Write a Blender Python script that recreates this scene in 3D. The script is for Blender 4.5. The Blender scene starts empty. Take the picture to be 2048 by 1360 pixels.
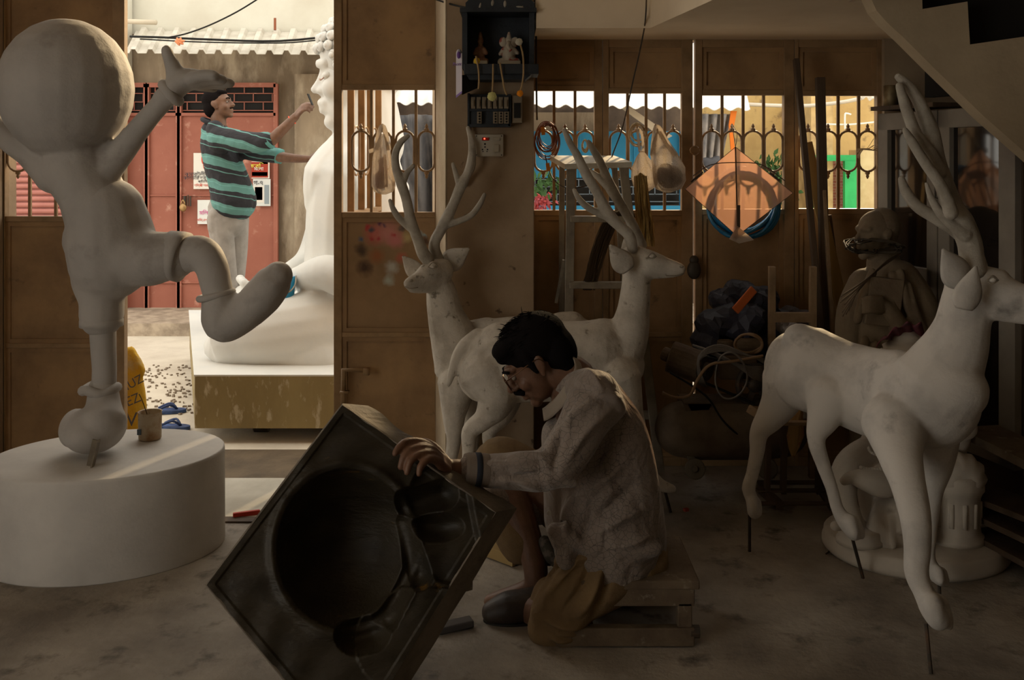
import bpy, bmesh, math, random
from mathutils import Vector, Matrix, Euler
random.seed(7)
SC = bpy.context.scene
COL = SC.collection
V = Vector
# ------------------------------------------------------------------ camera, world, sun, exposure
F, HZ, CH = 2000.0, 310.0, 1.35
cam = bpy.data.cameras.new('camera'); camo = bpy.data.objects.new('camera', cam); COL.objects.link(camo)
cam.sensor_width = 36; cam.lens = 36 * F / 2048; cam.shift_y = -(680 - HZ) / 2048
cam.clip_start = .05
camo.location = (0, 0, CH); camo.rotation_euler = (math.pi / 2, 0, 0)
SC.camera = camo
SC.view_settings.view_transform = 'Standard'; SC.view_settings.look = 'None'
SC.view_settings.gamma = 1; SC.view_settings.use_curve_mapping = False
SC.view_settings.exposure = 0.85
wd = bpy.data.worlds.new('sky'); SC.world = wd; wd.use_nodes = True
bg = wd.node_tree.nodes['Background']
bg.inputs[0].default_value = (1.0, 0.94, 0.83, 1); bg.inputs[1].default_value = 1.3
sn = bpy.data.lights.new('sun', 'SUN'); sun = bpy.data.objects.new('sun', sn); COL.objects.link(sun)
sn.energy = 3.6; sn.angle = math.radians(3); sn.color = (1, .74, .42)
sun.rotation_euler = V((-.38, -1, -.45)).to_track_quat('-Z', 'Y').to_euler()

# ------------------------------------------------------------------ helpers
def W(px, py, Y): return V(((px - 1024) / F * Y, Y, CH - (py - HZ) / F * Y))
def S(r, Y): return r * Y / F

class MB:
    def __init__(s): s.bm = bmesh.new()
    def box(s, c, d, R=None):
        r = bmesh.ops.create_cube(s.bm, size=1)
        M = Matrix.Translation(c) @ ((R.to_4x4() if R else Matrix())) @ Matrix.Diagonal((d[0], d[1], d[2], 1))
        bmesh.ops.transform(s.bm, matrix=M, verts=r['verts']); return s
    def bx(s, a, b):
        a, b = V(a), V(b); return s.box((a + b) / 2, [abs(b[i] - a[i]) for i in range(3)])
    def bar(s, a, b, w, t, up=(0, 1, 0)):
        a, b = V(a), V(b); z = (b - a); L = z.length; z.normalize(); u = V(up)
        x = u.cross(z)
        if x.length < 1e-4: x = V((1, 0, 0)).cross(z)
        x.normalize(); y = z.cross(x)
        R = Matrix((x, y, z)).transposed(); return s.box((a + b) / 2, (w, t, L), R)
    def ell(s, c, r, R=None, seg=20):
        if not hasattr(r, '__len__'): r = (r, r, r)
        q = bmesh.ops.create_uvsphere(s.bm, u_segments=seg, v_segments=max(6, seg // 2 + 2), radius=1)
        M = Matrix.Translation(c) @ ((R.to_4x4() if R else Matrix())) @ Matrix.Diagonal((r[0], r[1], r[2], 1))
        bmesh.ops.transform(s.bm, matrix=M, verts=q['verts']); return s
    def tube(s, pts, rad, seg=8, d=1.0, closed=False, cap=True, round_=False, smooth=True, sub=4):
        pts = [V(p) for p in pts]
        n = len(pts); rad = list(rad) if hasattr(rad, '__len__') else [rad] * n
        if smooth and n > 2: pts, rad = crom(pts, rad, closed, sub)
        n = len(pts); rings = []
        T = []
        for i in range(n):
            if closed: t = pts[(i + 1) % n] - pts[i - 1]
            else: t = pts[min(i + 1, n - 1)] - pts[max(i - 1, 0)]
            T.append(t.normalized() if t.length > 1e-9 else V((0, 0, 1)))
        P, R_, TT = list(pts), list(rad), list(T)
        if round_ and not closed:
            pre = [(pts[0] - T[0] * rad[0] * math.sin(a), rad[0] * math.cos(a), T[0]) for a in (1.5, 1.1, .75, .4)]
            post = [(pts[-1] + T[-1] * rad[-1] * math.sin(a), rad[-1] * math.cos(a), T[-1]) for a in (.4, .75, 1.1, 1.5)]
            P = [p[0] for p in pre] + P + [p[0] for p in post]
            R_ = [p[1] for p in pre] + R_ + [p[1] for p in post]
            TT = [p[2] for p in pre] + TT + [p[2] for p in post]
        n = len(P); prev = None
        for i in range(n):
            t = TT[i]; y = V((0, 1, 0))
            if prev is None:
                n2 = y - t * y.dot(t)
                if n2.length < .25: n2 = V((0, 0, 1)) - t * t.z
            else: n2 = prev - t * prev.dot(t)
            if d != 1.0:
                q = y - t * y.dot(t)
                if q.length > .3: n2 = q
            n2.normalize(); prev = n2; n1 = t.cross(n2)
            rings.append([s.bm.verts.new(P[i] + (n1 * math.cos(a) + n2 * d * math.sin(a)) * R_[i])
                          for a in [2 * math.pi * k / seg for k in range(seg)]])
        m = n if closed else n - 1
        for i in range(m):
            A, B = rings[i], rings[(i + 1) % n]
            for k in range(seg):
                try: s.bm.faces.new((A[k], A[(k + 1) % seg], B[(k + 1) % seg], B[k]))
                except ValueError: pass
        if cap and not closed:
            s.bm.faces.new(rings[0][::-1]); s.bm.faces.new(rings[-1])
        return s
    def poly(s, front, off):
        """prism: polygon points (3D) extruded by vector off"""
        a = [s.bm.verts.new(V(p)) for p in front]; b = [s.bm.verts.new(V(p) + V(off)) for p in front]
        s.bm.faces.new(a); s.bm.faces.new(b[::-1])
        for i in range(len(a)):
            j = (i + 1) % len(a); s.bm.faces.new((a[j], a[i], b[i], b[j]))
        return s
    def lathe(s, c, prof, seg=32, sx=1, sy=1, R=None, cap=True):
        c = V(c); rings = []
        for (r, z) in prof:
            ring = []
            for k in range(seg):
                a = 2 * math.pi * k / seg; p = V((r * sx * math.cos(a), r * sy * math.sin(a), z))
                if R: p = R @ p
                ring.append(s.bm.verts.new(c + p))
            rings.append(ring)
        for A, B in zip(rings, rings[1:]):
            for k in range(seg): s.bm.faces.new((A[k], A[(k + 1) % seg], B[(k + 1) % seg], B[k]))
        if cap: s.bm.faces.new(rings[0][::-1]); s.bm.faces.new(rings[-1])
        return s
    def grid(s, fn, nu, nv, closed_u=False):
        vs = [[s.bm.verts.new(V(fn(i / nu, j / nv))) for i in range(nu + (0 if closed_u else 1))] for j in range(nv + 1)]
        for j in range(nv):
            for i in range(nu):
                k = (i + 1) % len(vs[0]); s.bm.faces.new((vs[j][i], vs[j][k], vs[j + 1][k], vs[j + 1][i]))
        return s
    def done(s, name, m, parent=None, label=None, cat=None, group=None, kind=None, sm=False, bev=0, solid=0, sub=0):
        bmesh.ops.recalc_face_normals(s.bm, faces=s.bm.faces)
        me = bpy.data.meshes.new(name); s.bm.to_mesh(me); s.bm.free()
        return finish(name, me, m, parent, label, cat, group, kind, sm, bev, solid, sub)

ORG = {}
def finish(name, me, m, parent, label, cat, group, kind, sm=False, bev=0, solid=0, sub=0):
    vs = [v.co for v in me.vertices]
    if parent is None:
        lo = V([min(v[i] for v in vs) for i in range(3)]); hi = V([max(v[i] for v in vs) for i in range(3)])
        o_ = V(((lo.x + hi.x) / 2, (lo.y + hi.y) / 2, lo.z))
    else: o_ = ORG[parent.name]
    me.transform(Matrix.Translation(-o_))
    ob = bpy.data.objects.new(name, me); COL.objects.link(ob)
    if parent is None: ob.location = o_
    else: ob.parent = parent
    ORG[ob.name] = o_
    me.materials.append(m)
    if sm:
        for p in me.polygons: p.use_smooth = True
    if solid:
        q = ob.modifiers.new('s', 'SOLIDIFY'); q.thickness = solid; q.offset = 0
    if bev:
        q = ob.modifiers.new('b', 'BEVEL'); q.width = bev; q.segments = 2; q.limit_method = 'ANGLE'
    if sub:
        q = ob.modifiers.new('u', 'SUBSURF'); q.levels = sub; q.render_levels = sub
    tag(ob, label, cat, group, kind); return ob
def tag(ob, label=None, cat=None, group=None, kind=None):
    for k, v in (('label', label), ('category', cat), ('group', group), ('kind', kind)):
        if v: ob[k] = v
    return ob
def thing(name, label, cat, loc, group=None):
    e = bpy.data.objects.new(name, None); COL.objects.link(e); e.empty_display_size = .1
    e.location = loc; ORG[e.name] = V(loc); tag(e, label, cat, group); return e

def crom(pts, rad, closed=False, sub=4):
    n = len(pts); P, R = [], []
    m = n if closed else n - 1
    for i in range(m):
        if closed: i0, i1, i2, i3 = (i - 1) % n, i, (i + 1) % n, (i + 2) % n
        else: i0, i1, i2, i3 = max(i - 1, 0), i, i + 1, min(i + 2, n - 1)
        for k in range(sub):
            t = k / sub; t2, t3 = t * t, t * t * t
            P.append(.5 * ((2 * pts[i1]) + (pts[i2] - pts[i0]) * t + (2 * pts[i0] - 5 * pts[i1] + 4 * pts[i2] - pts[i3]) * t2 + (3 * pts[i1] - pts[i0] - 3 * pts[i2] + pts[i3]) * t3))
            R.append(rad[i1] * (1 - t) + rad[i2] * t)
    if not closed: P.append(pts[-1]); R.append(rad[-1])
    return P, R

# blobs: overlapping chains and ellipsoids grown into one continuous surface
def ch(*pts, Y=None, d=1.0):
    """chain from pixels: (px,py,r) with Y given, or (px,py,Y,r)"""
    P, R = [], []
    for p in pts:
        if len(p) == 3: px, py, r = p; y = Y
        else: px, py, y, r = p
        P.append(W(px, py, y)); R.append(S(r, y))
    return ('c', P, R, d)
def cw(pts, rad, d=1.0): return ('c', [V(p) for p in pts], rad, d)
def el(px, py, Y, rx, rz, ry=None, rot=0):
    k = Y / F; ry = (rx + rz) / 2 if ry is None else ry
    return ('e', W(px, py, Y), (rx * k, ry * k, rz * k), Matrix.Rotation(rot, 3, 'Y'))
def ew(c, r, R=None): return ('e', V(c), r, R)
def blob(name, prims, m, parent=None, vox=.006, it=6, **kw):
    b = MB()
    for p in prims:
        if p[0] == 'c': b.tube(p[1], p[2], seg=16, d=p[3], round_=True, sub=5)
        else: b.ell(p[1], p[2], p[3], seg=20)
    bmesh.ops.recalc_face_normals(b.bm, faces=b.bm.faces)
    me = bpy.data.meshes.new('t'); b.bm.to_mesh(me); b.bm.free()
    ob = bpy.data.objects.new('t', me); COL.objects.link(ob)
    r = ob.modifiers.new('r', 'REMESH'); r.mode = 'VOXEL'; r.voxel_size = vox; r.adaptivity = 0
    if it:
        q = ob.modifiers.new('q', 'SMOOTH'); q.factor = .5; q.iterations = it
    dg = bpy.context.evaluated_depsgraph_get(); dg.update()
    m2 = bpy.data.meshes.new_from_object(ob.evaluated_get(dg)); bpy.data.objects.remove(ob); bpy.data.meshes.remove(me)
    m2.name = name
    return finish(name, m2, m, parent, kw.get('label'), kw.get('cat'), kw.get('group'), kw.get('kind'), sm=True)

def hand(wrist, fwd, back, s=1.0, curl=(.5, .6, .5), thumb=1, tout=.8, spread=.12, tcurl=.3):
    wrist, fwd, back = V(wrist), V(fwd).normalized(), V(back).normalized()
    back = (back - fwd * back.dot(fwd)).normalized(); side = fwd.cross(back) * thumb
    pr = []
    L = (.078, .088, .081, .064)
    for i in range(4):
        off = (1.5 - i) * .0205
        k = wrist + fwd * (.088 - .006 * abs(i - 1)) * s + side * off * s
        pr.append(cw([wrist + side * off * .6 * s + fwd * .01 * s, k], [.0155 * s, .0125 * s]))
        dr = (fwd + side * off * spread * 30 * .2).normalized(); a = 0; p = k; pts = [p]
        for j, f in enumerate((.45, .31, .24)):
            a += curl[j] + .05 * i
            q = (dr * math.cos(a) - back * math.sin(a)); p = p + q * L[i] * f * s; pts.append(p)
        pr.append(cw(pts, [.0108 * s, .0098 * s, .009 * s, .0075 * s]))
    t0 = wrist + side * .022 * s + fwd * .018 * s
    d1 = (fwd * .75 + side * tout - back * .3).normalized()
    d2 = (fwd * 1.0 + side * (tout - tcurl) - back * .45).normalized()
    d3 = (fwd * 1.0 + side * (tout - tcurl * 2.5) - back * .6).normalized()
    t1 = t0 + d1 * .045 * s; t2 = t1 + d2 * .036 * s; t3 = t2 + d3 * .028 * s
    pr.append(cw([t0, t1, t2, t3], [.016 * s, .0135 * s, .0115 * s, .009 * s]))
    return pr

def head(M, ears=True, neck=True, s=1.0):
    """head prims; local x forward, y side, z up; 0.23 tall"""
    R = M.to_3x3().normalized(); k = M.to_scale()[0]
    P = lambda x, y, z: M @ V((x, y, z))
    e = lambda c, r: ew(P(*c), [q * k for q in r], R)
    o = [e((-.014, 0, .032), (.097, .075, .082)), e((.03, 0, -.015), (.058, .062, .085)),
         e((.038, 0, -.062), (.046, .047, .042)), e((.07, 0, -.092), (.02, .024, .018)),
         cw([P(.082, 0, .022), P(.1, 0, -.004), P(.112, 0, -.022)], [.009 * k, .010 * k, .0125 * k]),
         e((.096, .013, -.026), (.012, .009, .009)), e((.096, -.013, -.026), (.012, .009, .009)),
         cw([P(.07, -.04, .03), P(.088, -.014, .03)], [.011 * k, .011 * k]), cw([P(.07, .04, .03), P(.088, .014, .03)], [.011 * k, .011 * k]),
         e((.06, .038, -.024), (.024, .022, .024)), e((.06, -.038, -.024), (.024, .022, .024)),
         cw([P(.081, -.022, -.053), P(.094, 0, -.050), P(.081, .022, -.053)], [.006 * k, .0085 * k, .006 * k]),
         cw([P(.078, -.018, -.065), P(.091, 0, -.066), P(.078, .018, -.065)], [.006 * k, .009 * k, .006 * k])]
    if ears:
        for q in (1, -1):
            o += [e((-.004, q * .076, .004), (.017, .008, .026)), e((.0, q * .074, -.022), (.009, .007, .012)), e((-.012, q * .08, .012), (.012, .006, .02))]
    if neck: o.append(cw([P(-.02, 0, -.05), P(-.045, 0, -.16)], [.055 * k, .06 * k]))
    return o
def headM(px, py, Y, yaw, pitch, s=1.0, roll=0, world=None):
    """yaw: 0 faces +x, pi faces -x, -pi/2 faces the camera; pitch>0 looks down"""
    c = world or W(px, py, Y)
    return Matrix.Translation(c) @ Matrix.Rotation(yaw, 4, 'Z') @ Matrix.Rotation(pitch, 4, 'Y') @ Matrix.Rotation(roll, 4, 'X') @ Matrix.Scale(s, 4)

# ------------------------------------------------------------------ materials
MT = {}
def mat(name, col, rough=.8, c2=None, sc=6, lo=.4, hi=.65, bump=0, bs=40, metal=0, spec=.3, c3=None, sc3=30, lo3=.55, hi3=.62, stretch=None, trans=0, sss=0, coat=0):
    if name in MT: return MT[name]
    m = bpy.data.materials.new(name); m.use_nodes = True; nt = m.node_tree; N, L = nt.nodes, nt.links
    b = N['Principled BSDF']; b.inputs['Roughness'].default_value = rough; b.inputs['Metallic'].default_value = metal
    b.inputs['Specular IOR Level'].default_value = spec; b.inputs['Base Color'].default_value = (*col, 1)
    if coat: b.inputs['Coat Weight'].default_value = coat; b.inputs['Coat Roughness'].default_value = .15
    tc = N.new('ShaderNodeTexCoord'); mp = N.new('ShaderNodeMapping'); L.new(tc.outputs['Object'], mp.inputs[0])
    if stretch: mp.inputs['Scale'].default_value = stretch
    def noise(s, det=6, rgh=.6):
        n = N.new('ShaderNodeTexNoise'); n.inputs['Scale'].default_value = s; n.inputs['Detail'].default_value = det
        n.inputs['Roughness'].default_value = rgh; L.new(mp.outputs[0], n.inputs['Vector']); return n
    cur = None
    def layer(prev, c, s, lo, hi):
        n = noise(s); r = N.new('ShaderNodeMapRange'); r.inputs[1].default_value = lo; r.inputs[2].default_value = hi
        L.new(n.outputs[0], r.inputs[0]); x = N.new('ShaderNodeMix'); x.data_type = 'RGBA'; L.new(r.outputs[0], x.inputs[0])
        if prev is None: x.inputs[6].default_value = (*col, 1)
        else: L.new(prev, x.inputs[6])
        x.inputs[7].default_value = (*c, 1); return x.outputs[2]
    if c2: cur = layer(cur, c2, sc, lo, hi)
    if c3: cur = layer(cur, c3, sc3, lo3, hi3)
    if cur: L.new(cur, b.inputs['Base Color'])
    if bump:
        n = noise(bs, 8); q = N.new('ShaderNodeBump'); q.inputs['Strength'].default_value = bump; q.inputs['Distance'].default_value = .01
        L.new(n.outputs[0], q.inputs['Height']); L.new(q.outputs[0], b.inputs['Normal'])
    if trans:
        t = N.new('ShaderNodeBsdfTranslucent'); x = N.new('ShaderNodeMixShader'); x.inputs[0].default_value = trans
        if cur: L.new(cur, t.inputs[0])
        else: t.inputs[0].default_value = (*col, 1)
        L.new(b.outputs[0], x.inputs[1]); L.new(t.outputs[0], x.inputs[2])
        L.new(x.outputs[0], N['Material Output'].inputs[0])
    MT[name] = m; return m
plaster = mat('white_plaster', (.62, .58, .53), .75, (.36, .34, .32), 5, .5, .8, bump=.25, bs=60, c3=(.27, .25, .23), sc3=7, lo3=.58, hi3=.72)
plaster_clean = mat('clean_plaster', (.68, .65, .61), .7, (.48, .46, .44), 3, .4, .8, bump=.12, bs=80)
plaster_old = mat('old_plaster', (.55, .5, .43), .85, (.3, .26, .21), 9, .42, .75, bump=.5, bs=45, c3=(.2, .17, .13), sc3=30, lo3=.62, hi3=.72)
buddha_white = mat('painted_white', (.66, .655, .62), .6, (.54, .56, .56), 3, .45, .8, bump=.08)
concrete = mat('floor_concrete', (.40, .35, .29), .7, (.20, .17, .14), 1.8, .4, .62, bump=.5, bs=22, c3=(.10, .085, .07), sc3=9, lo3=.56, hi3=.72)
street_m = mat('street_dust', (.64, .58, .48), .9, (.50, .44, .36), 3, .4, .7, bump=.5, bs=15)
gate_m = mat('brown_gate_paint', (.36, .22, .105), .55, (.17, .10, .05), 4, .4, .75, bump=.1, bs=40, c3=(.10, .065, .04), sc3=12, lo3=.62, hi3=.78)
gate_frame_m = mat('gate_frame_paint', (.34, .215, .11), .5, (.2, .125, .06), 9, .4, .7, bump=.1)
column_m = mat('column_plaster', (.36, .26, .17), .85, (.26, .18, .11), 4, .35, .7, bump=.2, bs=30, c3=(.12, .08, .05), sc3=16, lo3=.67, hi3=.72)
ceil_m = mat('ceiling_paint', (.74, .62, .46), .85, (.66, .54, .39), 3, .4, .7, bump=.08)
wall_m = mat('inner_wall_paint', (.38, .29, .19), .85, (.25, .18, .12), 3, .35, .7, bump=.15)
dark_wood = mat('dark_wood', (.10, .065, .04), .7, (.05, .033, .022), 8, .35, .7, bump=.3, stretch=(1, 1, .2))
wood = mat('raw_wood', (.30, .20, .11), .75, (.17, .11, .06), 10, .35, .7, bump=.3)
dusty_wood = mat('dusty_wood', (.17, .125, .08), .85, (.10, .07, .045), 9, .35, .65, bump=.5, bs=30, c3=(.32, .27, .21), sc3=24, lo3=.6, hi3=.75)
cement = mat('stained_cement', (.33, .26, .18), .9, (.17, .13, .09), 1.6, .35, .62, bump=.3, bs=12, stretch=(1.4, 1, .5), c3=(.45, .38, .28), sc3=3, lo3=.52, hi3=.7)
white_wash = mat('whitewash', (.60, .59, .51), .9, (.50, .47, .39), 1.5, .4, .75, bump=.1, bs=8)
red_paint = mat('red_door_paint', (.34, .125, .085), .65, (.27, .09, .06), 2, .35, .7, bump=.1, c3=(.5, .27, .2), sc3=9, lo3=.6, hi3=.75)
grey_plaster = mat('grey_plaster', (.46, .43, .40), .7, (.34, .32, .30), 3, .4, .75, bump=.2, bs=60, c3=(.2, .17, .15), sc3=3.5, lo3=.56, hi3=.75)
black_m = mat('black_void', (.012, .011, .010), .8)
iron = mat('dark_iron', (.06, .05, .04), .6, (.13, .08, .05), 20, .5, .7, metal=.4)
alu = mat('dull_aluminium', (.26, .22, .16), .5, (.16, .13, .10), 14, .4, .7, metal=.4)
sheet_m = mat('awning_sheet', (.56, .53, .46), .6, (.40, .36, .30), 5, .4, .7)
skin = mat('brown_skin', (.17, .085, .05), .5, (.12, .06, .035), 30, .4, .7, bump=.15, bs=120, spec=.4)
hair_m = mat('black_hair', (.010, .008, .008), .95, bump=.5, bs=150, stretch=(1, 1, 3), spec=.03)
# ------------------------------------------------------------------ the setting
def st(name, b, m, **k): return b.done(name, m, kind='structure', **k)
GY = 4.35
b = MB(); b.poly([(-3.2, -3, 0), (3.6, -3, 0), (3.6, 4.5, 0), (-.72, 4.5, 0), (-.72, 4.17, 0), (-1.7, 4.17, 0), (-1.7, 4.5, 0), (-3.2, 4.5, 0)], (0, 0, -.25)); st('floor', b, concrete)
b = MB(); b.bx((-14, 4.17, -.5), (14, 30, -.2)); st('trim_1', b, street_m)
b = MB(); b.bx((-9, 8.55, -.2), (9, 9.7, -.09)); st('trim_2', b, mat('kerb_stone', (.45, .37, .28), .9, (.25, .2, .15), 8, .4, .65, bump=.5))
b = MB(); b.bx((-6, 4.5, -.21), (6, 5.25, -.196)); b.bx((-1.68, 4.17, -.21), (-.74, 4.52, -.196)); st('block_shade_strip', b, mat('painted_block_shade', (.13, .095, .06), .9, (.08, .06, .04), 5, bump=.5))  # dark ground colour stands in for the shadow under the statue block
b = MB(); b.bx((-1.68, 3.72, -.01), (-.5, 4.168, .004)); st('floor_light_slab', b, mat('painted_floor_light', (.66, .62, .53), .8, (.5, .46, .38), 5, .4, .7, bump=.3))  # paler slab paints in the daylight falling on the doorway floor
# room shell
b = MB(); b.bx((-3.2, -3, 2.75), (3.6, 4.45, 2.95)); st('ceiling', b, ceil_m)
b = MB(); b.bx((-3.3, 1.3, 0), (-3.1, 4.5, 2.75)); b.bx((-3.3, -3, 0), (-3.1, -1.8, 2.75)); b.bx((-3.3, -1.8, 2.6), (-3.1, 1.3, 2.75)); st('wall_left', b, wall_m)  # gap in this unseen wall is shaped to let fill light in
b = MB(); b.bx((3.5, -3, 0), (3.7, 4.5, 2.75)); st('wall_right', b, mat('low_bounce_wall', (.09, .065, .042), .9))  # unseen wall coloured dark so it bounces little light
b = MB(); b.bx((-3.3, -3.2, 0), (3.7, -3, 2.75)); st('wall_back', b, MT['low_bounce_wall'])
# lintel wall above the gates
zt = 2.05
b = MB(); b.bx((-3.2, 4.3, 2.6), (3.6, 4.45, 2.75)); st('wall_front', b, wall_m)
# low landing slab on the right (soffit z 1.85)
zs = 1.85
b = MB(); b.poly([(.095, 3.94, zs), (.544, 3.94, zs), (.68, 3.0, zs), (1.1, 3.0, zs), (1.1, 3.27, zs), (3.5, 3.27, zs), (3.5, 4.4, zs), (.095, 4.4, zs)], (0, 0, .9)); st('trim_3', b, ceil_m)
# column
c = [W(893, 0, 4.1), W(1068, 0, 4.1), W(1068, 0, 4.1) + V((-.01, .3, 0)), W(867, 0, 4.42)]
b = MB(); b.poly([(p.x, p.y, 0) for p in c], (0, 0, 2.75)); st('trim_4', b, column_m, bev=.004)
b = MB(); b.poly([(c[0].x - .0005, c[0].y - .001, 0), (c[3].x - .0005, c[3].y, 0), (c[3].x - .0005, c[3].y, 2.74), (c[0].x - .0005, c[0].y - .001, 2.74)], (-.004, -.002, 0)); st('trim_20', b, mat('pale_column_side', (.62, .52, .38), .85, (.5, .4, .28), 6, .4, .7, bump=.3))  # paler face over the left side of the column
# wall right of the gates, behind the cabinet
b = MB(); b.bx((W(1760, 0, GY).x, 4.3, 0), (3.5, 4.42, 1.86)); st('trim_5', b, wall_m)
# wall left of gates
b = MB(); b.bx((-3.2, 4.25, 0), (W(10, 0, GY).x, 4.45, 2.4)); st('trim_6', b, column_m)
# stair flight on the right: waist slab with stepped top
Yb, Yf = 3.25, 3.17
pl = [W(1722, 0, Yb), W(1735, 28, Yb), W(1755, 51, Yb), W(1789, 82, Yb), W(1844, 137, Yb), W(1946, 236, Yb), W(2048, 325, Yb), W(2400, 640, Yb)] + [V((q_.x, Yb, q_.z)) for q_ in [W(x, y, Yf) for x, y in ((2700, 500), (2300, 300), (2180, 300), (2180, 190), (2056, 190), (2050, 73), (1940, 89), (1935, 3), (1845, 18), (1840, -150))]]
b = MB(); b.poly(pl, (0, Yf - Yb, 0)); st('trim_7', b, mat('stair_plaster', (.50, .40, .27), .9, (.38, .30, .20), 3, .35, .7, bump=.2))
b = MB(); b.bx((1.3, 2.75, 1.72), (3.5, 2.82, 2.75)); 
b.bm.free()
# black plate stands in for the shade in the well above the stair
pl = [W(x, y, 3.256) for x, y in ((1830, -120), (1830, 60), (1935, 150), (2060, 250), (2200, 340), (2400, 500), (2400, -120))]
b = MB(); b.poly(pl, (0, .008, 0)); st('stair_shade_plate', b, black_m)

# ---- gates: each leaf its own thing
def gate(label, x0, x1, bars, ovals, top=180, sill=420, mid=668, ytop=-60, Y=GY, lt=24, rt=14, bottom=0.002, ov=(262, 343), slope=0, patch=None):
    X = lambda px: W(px, 0, Y).x
    Z = lambda py: W(0, py, Y).z
    g = thing('metal_gate', label, 'gate', (X((x0 + x1) / 2), Y, 0), 'brown metal gate leaves along the front of the workshop')
    t = .02
    b = MB(); zt_ = Z(ytop); lw, rw = S(lt, Y), S(rt, Y)
    b.bx((X(x0), Y - t, bottom), (X(x0) + lw, Y + t, zt_)); b.bx((X(x1) - rw, Y - t, bottom), (X(x1), Y + t, zt_))
    xa, xb = X(x0) + lw, X(x1) - rw
    for (zc, h) in ((Z(top) + .012, .024), (Z(sill) - .012, .024), (Z(mid), .02), (bottom + .02, .04), (zt_ - .02, .04)):
        b.bx((xa, Y - t * .9, zc - h / 2), (xb, Y + t * .9, zc + h / 2))
    b.done('gate_frame', gate_frame_m, g, bev=.002)
    for nm, za, zb in (('upper_panel', Z(top) + .024, zt_ - .04), ('middle_panel', Z(mid) + .01, Z(sill) - .024), ('lower_panel', bottom + .04, Z(mid) - .01)):
        b = MB(); b.bx((xa, Y - .003, za), (xb, Y + .003, zb))
        b.bx((xa, Y - .012, za + .018), (xa + .02, Y - .003, zb - .02)); b.bx((xb - .02, Y - .012, za + .018), (xb, Y - .003, zb - .02))
        b.bx((xa, Y - .012, zb - .02), (xb, Y - .003, zb)); b.bx((xa, Y - .012, za), (xb, Y - .003, za + .018))
        b.done(nm, (patch if patch and nm == 'middle_panel' else gate_m), g)
    for p in bars: b = MB(); b.bx((X(p) - .006, Y - .006, Z(sill)), (X(p) + .006, Y + .006, Z(top))); b.done('grille_bar', gate_frame_m, g)
    zc0, zc1 = Z(ov[1]), Z(ov[0])
    for p, hw in ovals:
        b = MB(); r = S(hw, Y); x = X(p); pts = []
        for k in range(9): a = math.pi * k / 8; pts.append((x + r * math.cos(a), Y - .002, zc1 - r + r * math.sin(a)))
        for k in range(9): a = math.pi + math.pi * k / 8; pts.append((x + r * math.cos(a), Y - .002, zc0 + r + r * math.sin(a)))
        b.tube(pts, .0052, 8, closed=True, smooth=False)
        for sg, z in ((1, zc1), (-1, zc0)):
            b.lathe((x, Y, z), [(.010, -.004 * sg), (.011, .010 * sg), (.006, .014 * sg), (.0075, .022 * sg), (.002, .032 * sg)], 8)
        b.done('oval_scroll', gate_frame_m, g)
    return g
paint = mat('paint_spattered_panel', (.33, .205, .105), .6, (.2, .125, .06), 4, .4, .75)
# coloured spray test marks on one panel
nt = paint.node_tree; N, L = nt.nodes, nt.links; pb = N['Principled BSDF']; prev = pb.inputs['Base Color'].links[0].from_socket
spots = [(748, 468, 22, (.55, .12, .10)), (775, 465, 26, (.62, .25, .22)), (790, 480, 18, (.6, .2, .2)), (720, 478, 7, (.05, .12, .25)), (728, 535, 17, (.04, .015, .01)), (722, 500, 14, (.05, .03, .02)),
         (803, 455, 7, (.03, .05, .07)), (812, 475, 12, (.55, .42, .2)), (752, 512, 16, (.35, .12, .04)), (742, 460, 6, (.03, .08, .12)), (800, 515, 12, (.5, .12, .08)), (776, 560, 12, (.45, .5, .45)), (782, 535, 14, (.5, .5, .46)),
         (838, 470, 8, (.3, .5, .6)), (849, 472, 4, (.3, .5, .6)), (850, 482, 10, (.06, .03, .02)), (733, 455, 6, (.5, .03, .05)), (760, 448, 5, (.1, .03, .1)), (755, 476, 5, (.45, .02, .04)), (742, 478, 5, (.45, .02, .04)), (768, 450, 4, (.1, .05, .12)), (786, 470, 5, (.5, .05, .05))]
tc = N.new('ShaderNodeTexCoord'); ns = N.new('ShaderNodeTexNoise'); ns.inputs['Scale'].default_value = 30; L.new(tc.outputs['Object'], ns.inputs['Vector'])
vs_ = N.new('ShaderNodeVectorMath'); vs_.operation = 'MULTIPLY_ADD'; L.new(ns.outputs['Color'], vs_.inputs[0]); vs_.inputs[1].default_value = (.03,) * 3; L.new(tc.outputs['Object'], vs_.inputs[2])
gx = (W(668, 0, GY).x + W(870, 0, GY).x) / 2
for (px, py, r, c_) in spots:
    w = W(px, py, GY); dd = N.new('ShaderNodeVectorMath'); dd.operation = 'DISTANCE'; L.new(vs_.outputs[0], dd.inputs[0])
    dd.inputs[1].default_value = (w.x - gx + .015, .015, w.z + .015)
    mr = N.new('ShaderNodeMapRange'); mr.inputs[1].default_value = S(r, GY) * 1.25; mr.inputs[2].default_value = S(r, GY) * .3; mr.inputs[4].default_value = .85
    L.new(dd.outputs['Value'], mr.inputs[0]); mx = N.new('ShaderNodeMix'); mx.data_type = 'RGBA'; L.new(mr.outputs[0], mx.inputs[0]); L.new(prev, mx.inputs[6]); mx.inputs[7].default_value = (*c_, 1); prev = mx.outputs[2]
L.new(prev, pb.inputs['Base Color'])

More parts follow.
